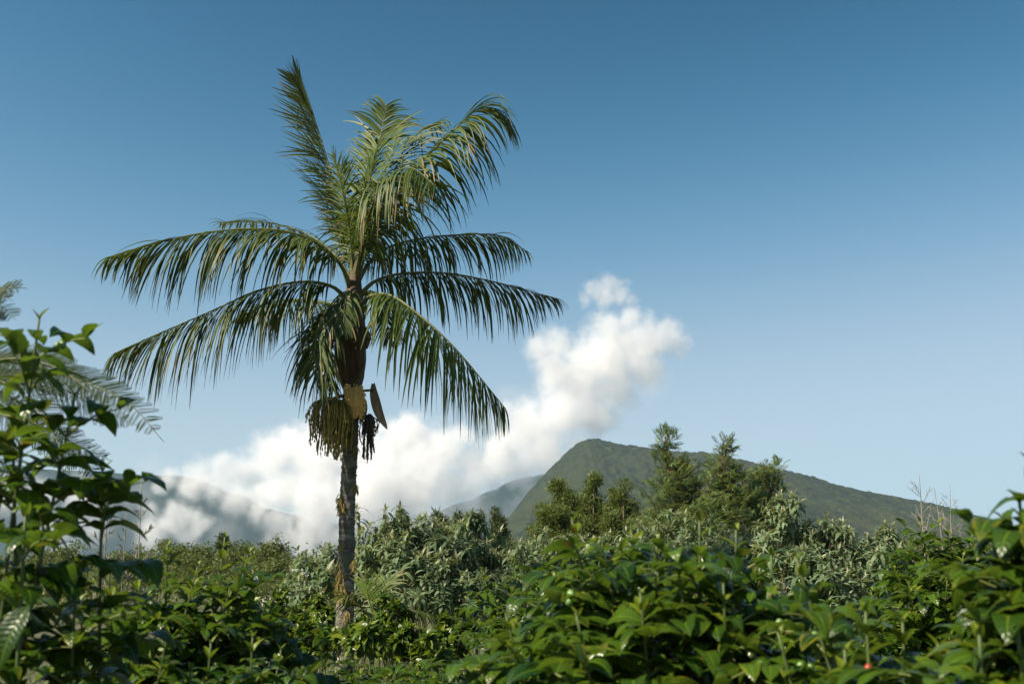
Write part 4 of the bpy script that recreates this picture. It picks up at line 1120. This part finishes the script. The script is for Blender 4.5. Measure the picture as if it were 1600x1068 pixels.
# scrub on the gentle rise at the left
CVs = [sprig(14, .3, .26, .05, seed=680 + i) for i in range(4)]
kw = dict(var=CVs, mat='scrub', leafname='leaf_clump', group='scrub bushes on the far rise', up=.7, tr=.05, mass='foliage', limbs=True)
SC = [(250, 871, 58, 45, 22, 'broad scrub bush leftmost on the rise'), (310, 869, 55, 48, 22, 'broad olive scrub bush under the low cloud'), (375, 875, 52, 45, 22, 'scrub bush below the lone spindly pine'), (425, 873, 40, 26, 26, 'taller leafy bush beside the tin roof'),
      (400, 905, 42, 45, 22, 'scrub bush in front of the taller leafy bush'), (470, 921, 34, 40, 24, 'low scrub bush left of the palm foot'), (450, 900, 48, 30, 8, 'flat scrub bush just under the tin roof'), (520, 898, 52, 26, 18, 'scrub bush directly behind the palm trunk'), (200, 885, 50, 40, 24, 'scrub bush showing through the tall coffee bush')]
for i, (x, y, Y, w, h, lab) in enumerate(SC):
    plant('scrub_bush', lab, 'bush', [lobe(x - w * .4, y + 6, Y, w * .6, h), lobe(x + w * .1, y, Y, w * .6, h), lobe(x + w * .5, y + 8, Y, w * .5, h * .9), lobe(x, y + h, Y - 1, w, h)], bxy(x, Y), 420, size=.62 if Y > 45 else .5, seed=90 + i, **kw)
for i, (x, y, Y, w, h, lab) in enumerate([(1250, 868, 36, 40, 26, 'dull green bush behind the tallest silvery shrub'), (1330, 872, 38, 45, 26, 'dull green bush behind the sloping silvery shrub'), (1420, 868, 40, 40, 26, 'dull green bush at the foot of the bare trees'), (1500, 868, 42, 50, 26, 'dull green bush behind the sunlit coffee bush'),
                                          (820, 868, 40, 30, 18, 'dull green bush at the left foot of the dense trees'), (1010, 862, 38, 30, 18, 'dull green bush between dense trees and feathery trees'), (770, 868, 36, 30, 22, 'dull green bush behind the drooping silvery shoot'), (1580, 872, 40, 40, 26, 'dull green bush hidden behind the glossy corner bush'), (80, 880, 40, 60, 26, 'dull bush deep behind the tall coffee bush')]):
    plant('scrub_bush', lab, 'bush', [lobe(x - w * .4, y + 6, Y, w * .6, h), lobe(x + w * .1, y, Y, w * .6, h), lobe(x + w * .5, y + 8, Y, w * .5, h * .9)], bxy(x, Y), 380, size=.5, seed=120 + i, **kw)
# understorey around the palm foot
kw = dict(var=CV_FAR, mat='coffee', leafname='leaf', group='undergrowth plants round the palm foot', up=.6, tr=.02, mass='foliage', rosette=7, droopy=.3)
for i, (x, y, Y, w, h, lab) in enumerate([(605, 958, 13.5, 28, 40, 'small leafy bush right beside the palm trunk'), (655, 995, 12.5, 40, 24, 'low dark plant under the brown arching frond'), (700, 985, 13, 40, 36, 'leafy plant between brown frond and rounded coffee bush'),
                                          (470, 985, 12, 45, 30, 'leafy plant left of the palm foot'), (440, 955, 14, 36, 28, 'dark leafy plant below the low scrub'), (500, 960, 16, 30, 26, 'low leafy plant tucked behind the palm trunk'), (565, 985, 11, 30, 16, 'small low plant in front of the palm foot'), (390, 950, 12, 40, 26, 'leafy plant between the dark coffee bush and the scrub'), (1180, 930, 11, 40, 50, 'dark leafy plant under the spiky rosettes'), (1290, 985, 10, 70, 45, 'shaded weedy plant below the silvery shrubs'), (1120, 920, 12, 60, 40, 'shaded leafy plant behind the slender berry stems')]):
    plant('leafy_plant', lab, 'plant', [lobe(x - w * .5, y + h * .4, Y, w * .6, h * .7), lobe(x + w * .45, y + h * .3, Y - .2, w * .6, h * .7), lobe(x, y, Y, w * .5, h), lobe(x + w * .2, y + h * 1.1, Y, w, h * .7)], bxy(x, Y), 190, size=.15, seed=150 + i, keep=24, **kw)

# ------------------------------------------------------------------ spiky rosettes
YV = [leaf_grid(1, .075, 4, 2, droop=.15 + .15 * i, fold=.5, seed=700 + i, peak=.3) for i in range(4)]
for i, (x, y, Y, l, n, lab) in enumerate([(1186, 815, 19.5, .52, 90, 'spiky dark rosette plant standing highest below the feathery tree'), (1178, 862, 18.0, .46, 80, 'spiky rosette plant just below the highest one'), (1222, 880, 16.5, .36, 60, 'pale spiky rosette plant in front of the tallest silvery shrub')]):
    rg = random.Random(800 + i); c = at(x, y, Y); b = np.array((c[0], c[1], float(gz(c[0], c[1]))))
    root = thing('rosette_plant', lab, 'plant', b, 'spiky rosette plants')
    mb = MB(); mb.tube(curve([b, (b + c) / 2 + (.06, 0, 0), c], 10), np.linspace(.05, .035, 10), 7); mb.build('trunk', M['bark'], root)
    L = Leaves(YV, 'yucca')
    for q in range(n):
        d = unit((rg.gauss(0, 1), rg.gauss(0, 1), rg.gauss(.35, .8)))
        L.add(rg.randrange(4), c + d * .03, basis(d, (0, 0, 1)), l * rg.uniform(.75, 1.1))
    L.build(root, n)

# ------------------------------------------------------------------ bare trees
def bare_tree(label, x, ytop, Y, seed, bark='bare_bark', lean=0.0, r=.05, sp=1.0, name='bare_tree', group='leafless trees'):
    rg = random.Random(seed); top = at(x, ytop, Y); b = np.array((top[0] - lean, Y, float(gz(top[0], Y))))
    root = thing(name, label, 'bare tree', b, group)
    C = curve([b, (b + top) / 2 + (rg.uniform(-.1, .1), 0, 0), top], 20)
    mb = MB(); mb.tube(C, np.linspace(r, .006, 20), 6); mb.build('trunk', M[bark], root)
    h = top[2] - b[2]
    for i in range(17):
        t = .35 + .6 * i / 17; p = C[int(t * 19)]
        a = rg.uniform(0, 6.28); l = h * .26 * (1.15 - t) * rg.uniform(.7, 1.3) * sp
        d = unit((math.cos(a), math.sin(a) * .7, rg.uniform(.5, 1.0)))
        lb = MB(); e = p + d * l + np.array((0, 0, .15 * l))
        B = curve([p, p + d * l * .55, e], 7); lb.tube(B, np.linspace(r * .4 * (1.1 - t), .005, 7), 4, cap=False)
        for j in range(5):
            q = B[rg.randint(2, 6)]; dd = unit(d + np.array((rg.gauss(0, .6), rg.gauss(0, .6), rg.gauss(.3, .4))))
            lb.tube([q, q + dd * l * .2, q + dd * l * .42 + np.array((0, 0, .05 * l))], [.008, .006, .004], 4, cap=False)
        lb.build('branch', M[bark], root)
    return root
bare_tree('tallest leafless pale tree against the mountain skyline', 1436, 738, 33, 901, r=.05)
bare_tree('leafless tree in the middle of the bare group', 1462, 772, 34, 902, r=.04)
bare_tree('thin leafless tree right of the bare group', 1484, 758, 35, 903, r=.04)
for i, (x, yt, lab) in enumerate([(222, 752, 'thin leafless sapling against the misty ridge'), (172, 765, 'thin leafless stem seen through the tall coffee bush'), (198, 800, 'short leafless twig between the two thin saplings')]):
    bare_tree(lab, x, yt, 14, 910 + i, 'bare_bark', r=.006, sp=.5, name='bare_sapling', group='leafless saplings')

# ------------------------------------------------------------------ tree fern at the left edge
frg = random.Random(33)
FYv = 7.5
fc = at(-95, 600, FYv); fb = np.array((fc[0] - .1, FYv, 0.0))
fern = thing('tree_fern', 'tree fern with lacy fronds reaching in behind the tall coffee bush', 'tree fern', fb)
mb = MB(); mb.tube(curve([fb, (fb + fc) / 2, fc], 12), np.linspace(.13, .09, 12), 10); mb.build('trunk', M['bark'], fern)
def fern_frond(pts, wid, nseg=29, joined=False):
    allp = MB()
    C = curve(pts, 30); T = np.gradient(C, axis=0)
    mb = MB(); mb.tube(C, np.linspace(.012, .002, 30), 5); fr = mb.build('frond', M['rachis'], fern)
    for i in range(nseg):
        u = .12 + .87 * i / nseg; k = min(28, int(u * 29)); p = C[k]; t = unit(T[k])
        for s in (-1, 1):
            l = wid * (math.sin(math.pi * min(1, .12 + u * .86)) ** .7) * frg.uniform(.85, 1.05)
            side = unit(np.cross(t, (0, -.75, .65))) * s
            d = unit(side + t * .55 + np.array((0, 0, -.05 + frg.uniform(-.1, .1))))
            pm = allp if joined else MB(); q = p.copy(); n_ = max(5, int(l / .013))
            for j in range(n_):
                w = j / n_; d = unit(d + np.array((0, 0, -.02)))
                pl = .040 * (1 - w) ** .6 * (.6 + .4 * min(1, w * 8)) + .008
                sd = unit(np.cross(d, (0, -.75, .65)))
                for z in (-1, 1):
                    dd = unit(sd * z + d * .5 + np.array((0, 0, -.25)))
                    m_ = q + dd * pl * .45; wv = d * .0048
                    pm.add([q - wv * .4, m_ - wv, q + dd * pl, m_ + wv], [(0, 1, 2, 3)], [(0, 0, 0), (.5, -1, 0), (1, 0, 0), (.5, 1, 0)])
                q = q + d * l / n_
            if not joined: pm.build('pinna', M['fern'], fr, smooth=False)
    if joined: allp.build('pinnae', M['fern'], fr, smooth=False, kind='stuff')
nfr = 0
for pts, w in [([(-95, 600, 0), (-10, 556, -.2), (110, 590, -.4), (200, 630, -.5), (256, 690, -.55)], .25),
               ([(-95, 600, 0), (-20, 575, .2), (80, 600, .5), (160, 640, .7), (215, 665, .8)], .25),
               ([(-95, 600, 0), (-60, 530, -.3), (-20, 480, -.5), (10, 452, -.6), (42, 450, -.6)], .25),
               ([(-95, 600, 0), (-70, 520, .1), (-40, 480, .2), (0, 478, .3), (25, 500, .3)], .25),
               ([(-95, 600, 0), (-20, 590, -.5), (40, 620, -.9), (90, 690, -1.1), (115, 760, -1.2)], .25),
               ([(-95, 600, 0), (-30, 600, .5), (50, 640, .9), (120, 700, 1.1), (160, 760, 1.2)], .25),
               ([(-95, 600, 0), (-60, 570, .8), (-10, 580, 1.4), (60, 600, 1.9), (120, 620, 2.2)], .25),]:
    fern_frond([at(x, y, FYv + dy) for x, y, dy in pts], w, joined=nfr >= 5); nfr += 1

for pts, w in [([(-95, 600, 0), (-30, 570, -.6), (30, 560, -1.0), (90, 575, -1.3), (140, 610, -1.5)], .24), ([(-95, 600, 0), (-40, 610, 0), (30, 650, .1), (110, 690, .2), (175, 720, .3)], .24),
               ([(-95, 600, 0), (-60, 560, .6), (0, 555, 1.2), (70, 580, 1.6), (140, 600, 1.9), (190, 640, 2.0)], .25), ([(-95, 600, 0), (-30, 560, 0), (60, 575, 0), (150, 600, 0), (225, 640, 0)], .25),
               ([(-95, 600, 0), (-50, 660, .3), (0, 720, .5), (50, 790, .6)], .24), ([(-95, 600, 0), (-75, 500, .3), (-45, 460, .4), (-10, 455, .4), (20, 470, .4)], .24)]:
    fern_frond([at(x, y, FYv + dy) for x, y, dy in pts], w, 32, True)

# ------------------------------------------------------------------ young palms beside the trunk
yrg = random.Random(12)
yb = at(582, 990, 13.6); yb[2] = float(gz(yb[0], 13.6))
yp = thing('young_palm', 'young palm with upright bright fronds and one browning frond beside the big trunk', 'palm tree', yb)
for p, k in [([(588, 985, 0), (580, 950, 0), (573, 920, -.05), (570, 898, -.05)], dict(Lmax=.34, droop=.3, n=16, tint=.5)),
             ([(588, 985, 0), (590, 950, .1), (600, 920, .2), (612, 900, .3)], dict(Lmax=.34, droop=.6, n=16, tint=.2)),
             ([(588, 985, 0), (570, 955, -.2), (545, 930, -.4), (525, 935, -.5)], dict(Lmax=.3, droop=1.2, n=16)),
             ([(588, 985, 0), (610, 962, -.1), (640, 953, -.15), (670, 960, -.2), (690, 972, -.2)], dict(Lmax=.3, droop=1.5, n=24))]:
    frond(yp, [at(x, y, 13.6 + d) for x, y, d in p], yb, yrg, lift=.3, forward=.9, petiole=.3, rad=.01, width=.012, keep=8, **k)
yb2 = at(645, 1010, 12.4); yb2[2] = float(gz(yb2[0], 12.4))
yp2 = thing('young_palm', 'tiny palm seedling with fan of bright blades under the brown frond', 'palm tree', yb2)
for a in (-.5, -.2, .1, .4):
    q = yb2 + np.array((a * .5, 0, .65)); frond(yp2, [yb2, yb2 * .5 + q * .5 + (a * .05, 0, .05), q], yb2, yrg, Lmax=.25, droop=.4, n=10, tint=.3, lift=.2, forward=1.2, petiole=.4, rad=.008, width=.012, keep=4)

# ------------------------------------------------------------------ a low shed with a tin roof far behind
sc_ = at(443, 897, 46); sz = float(gz(sc_[0], 46))
shed = thing('shed', 'low shed with pale tin roof half buried in scrub left of the palm', 'shed', (sc_[0], 46, sz))
hb = sc_[2] - sz
mb = MB(); mb.box((sc_[0], 47.2, sz + hb * .38), (1.15, 1.2, hb * .38)); mb.build('wall', M['plaster'], shed, smooth=False, attr=False)
yaw = 0
for sgn in (-1, 1):
    r_ = MB(); nn = 24; V = []
    for i in range(nn + 1):
        x = sc_[0] - 1.3 + 2.6 * i / nn; dz = .018 * (i % 2)
        for w, zz_ in ((0, hb * 1.12), (1, hb * .74)):
            V.append((x, 47.2 + sgn * w * 1.4, sz + zz_ + dz))
    F = [(2 * i, 2 * i + 1, 2 * i + 3, 2 * i + 2) for i in range(nn)]
    if sgn < 0: F = [f[::-1] for f in F]
    r_.add(V, F)
    V2 = np.array(V) - (0, 0, .02); r_.add(V2, [f[::-1] for f in F])
    r_.build('roof', M['tin'], shed, smooth=False, attr=False)
mb = MB(); mb.box((sc_[0] + .4, 45.985, sz + hb * .3), (.3, .012, hb * .3)); mb.build('door', M['paint'], shed, smooth=False, attr=False)

# ------------------------------------------------------------------ grass and far woods
grg = np.random.RandomState(9)
GV = []
gb = MB()
n = 16000
gx2 = grg.uniform(-7, 9, n); gy2 = grg.uniform(7.5, 30, n)
hh = grg.uniform(.15, .42, n); az = grg.uniform(0, 6.28, n); wv = grg.uniform(.004, .008, n)
z0 = gz(gx2, gy2)
dx, dy = np.cos(az), np.sin(az)
bl = np.stack([np.stack([gx2 - dy * wv, gy2 + dx * wv, z0], 1), np.stack([gx2 + dy * wv, gy2 - dx * wv, z0], 1),
               np.stack([gx2 + dx * hh * .2 + dy * wv * .8, gy2 + dy * hh * .2 - dx * wv * .8, z0 + hh * .6], 1), np.stack([gx2 + dx * hh * .2 - dy * wv * .8, gy2 + dy * hh * .2 + dx * wv * .8, z0 + hh * .6], 1),
               np.stack([gx2 + dx * hh * .6 + dy * .001, gy2 + dy * hh * .6, z0 + hh * .95], 1), np.stack([gx2 + dx * hh * .6 - dy * .001, gy2 + dy * hh * .6, z0 + hh * .95], 1)], 1)
idx = np.arange(n)[:, None] * 6
gb.add(bl.reshape(-1, 3), np.concatenate([idx + np.array((0, 1, 2, 3)), idx + np.array((3, 2, 4, 5))]), np.tile(np.array([(0, -1, 0), (0, 1, 0), (.6, 1, 0), (.6, -1, 0), (1, 1, 0), (1, -1, 0)], float), (n, 1)))
tag(gb.build('grass', M['grass'], kind='stuff'), 'rough grass around the palm foot')

wrg = random.Random(77)
W = Leaves([sprig(26, .9, .38, .07, seed=950 + i) for i in range(4)], 'scrub')
for _ in range(5200):
    Y = 70 + 330 * wrg.random() ** 1.4; x = wrg.uniform(-.62, .62) * Y
    c = vnoise(np.array(x), np.array(Y), 16.0, 3) + .5
    h = (1.1 + 2.6 * float(c)) * wrg.random() ** .6 * (1.0 + Y / 400)
    W.add(wrg.randrange(4), (x, Y, float(gz(x, Y)) + h), basis((wrg.gauss(0, 1), wrg.gauss(0, 1), .8), (0, 0, 1)), wrg.uniform(.7, 1.3) * (1 + Y / 300))
holder = bpy.data.objects.new('tmp', None)
def mass_build(L, name, label):
    mb = MB()
    acc = {}
    for k, p, r, s in L.items: acc.setdefault(k, []).append((p, r * s))
    for k, q in acc.items():
        V, F, A = L.var[k]; Rm = np.array([a[1] for a in q]); Pm = np.array([a[0] for a in q])
        Wd = np.einsum('nij,vj->nvi', Rm, V) + Pm[:, None, :]
        mb.add(Wd.reshape(-1, 3), (F[None] + (np.arange(len(q)) * len(V))[:, None, None]).reshape(-1, 4), np.tile(A, (len(q), 1)))
    return tag(mb.build(name, M[L.mat], kind='stuff'), label)
mass_build(W, 'far_woods', 'low woods spreading over the plain to the mountain foot')
bpy.data.objects.remove(holder)
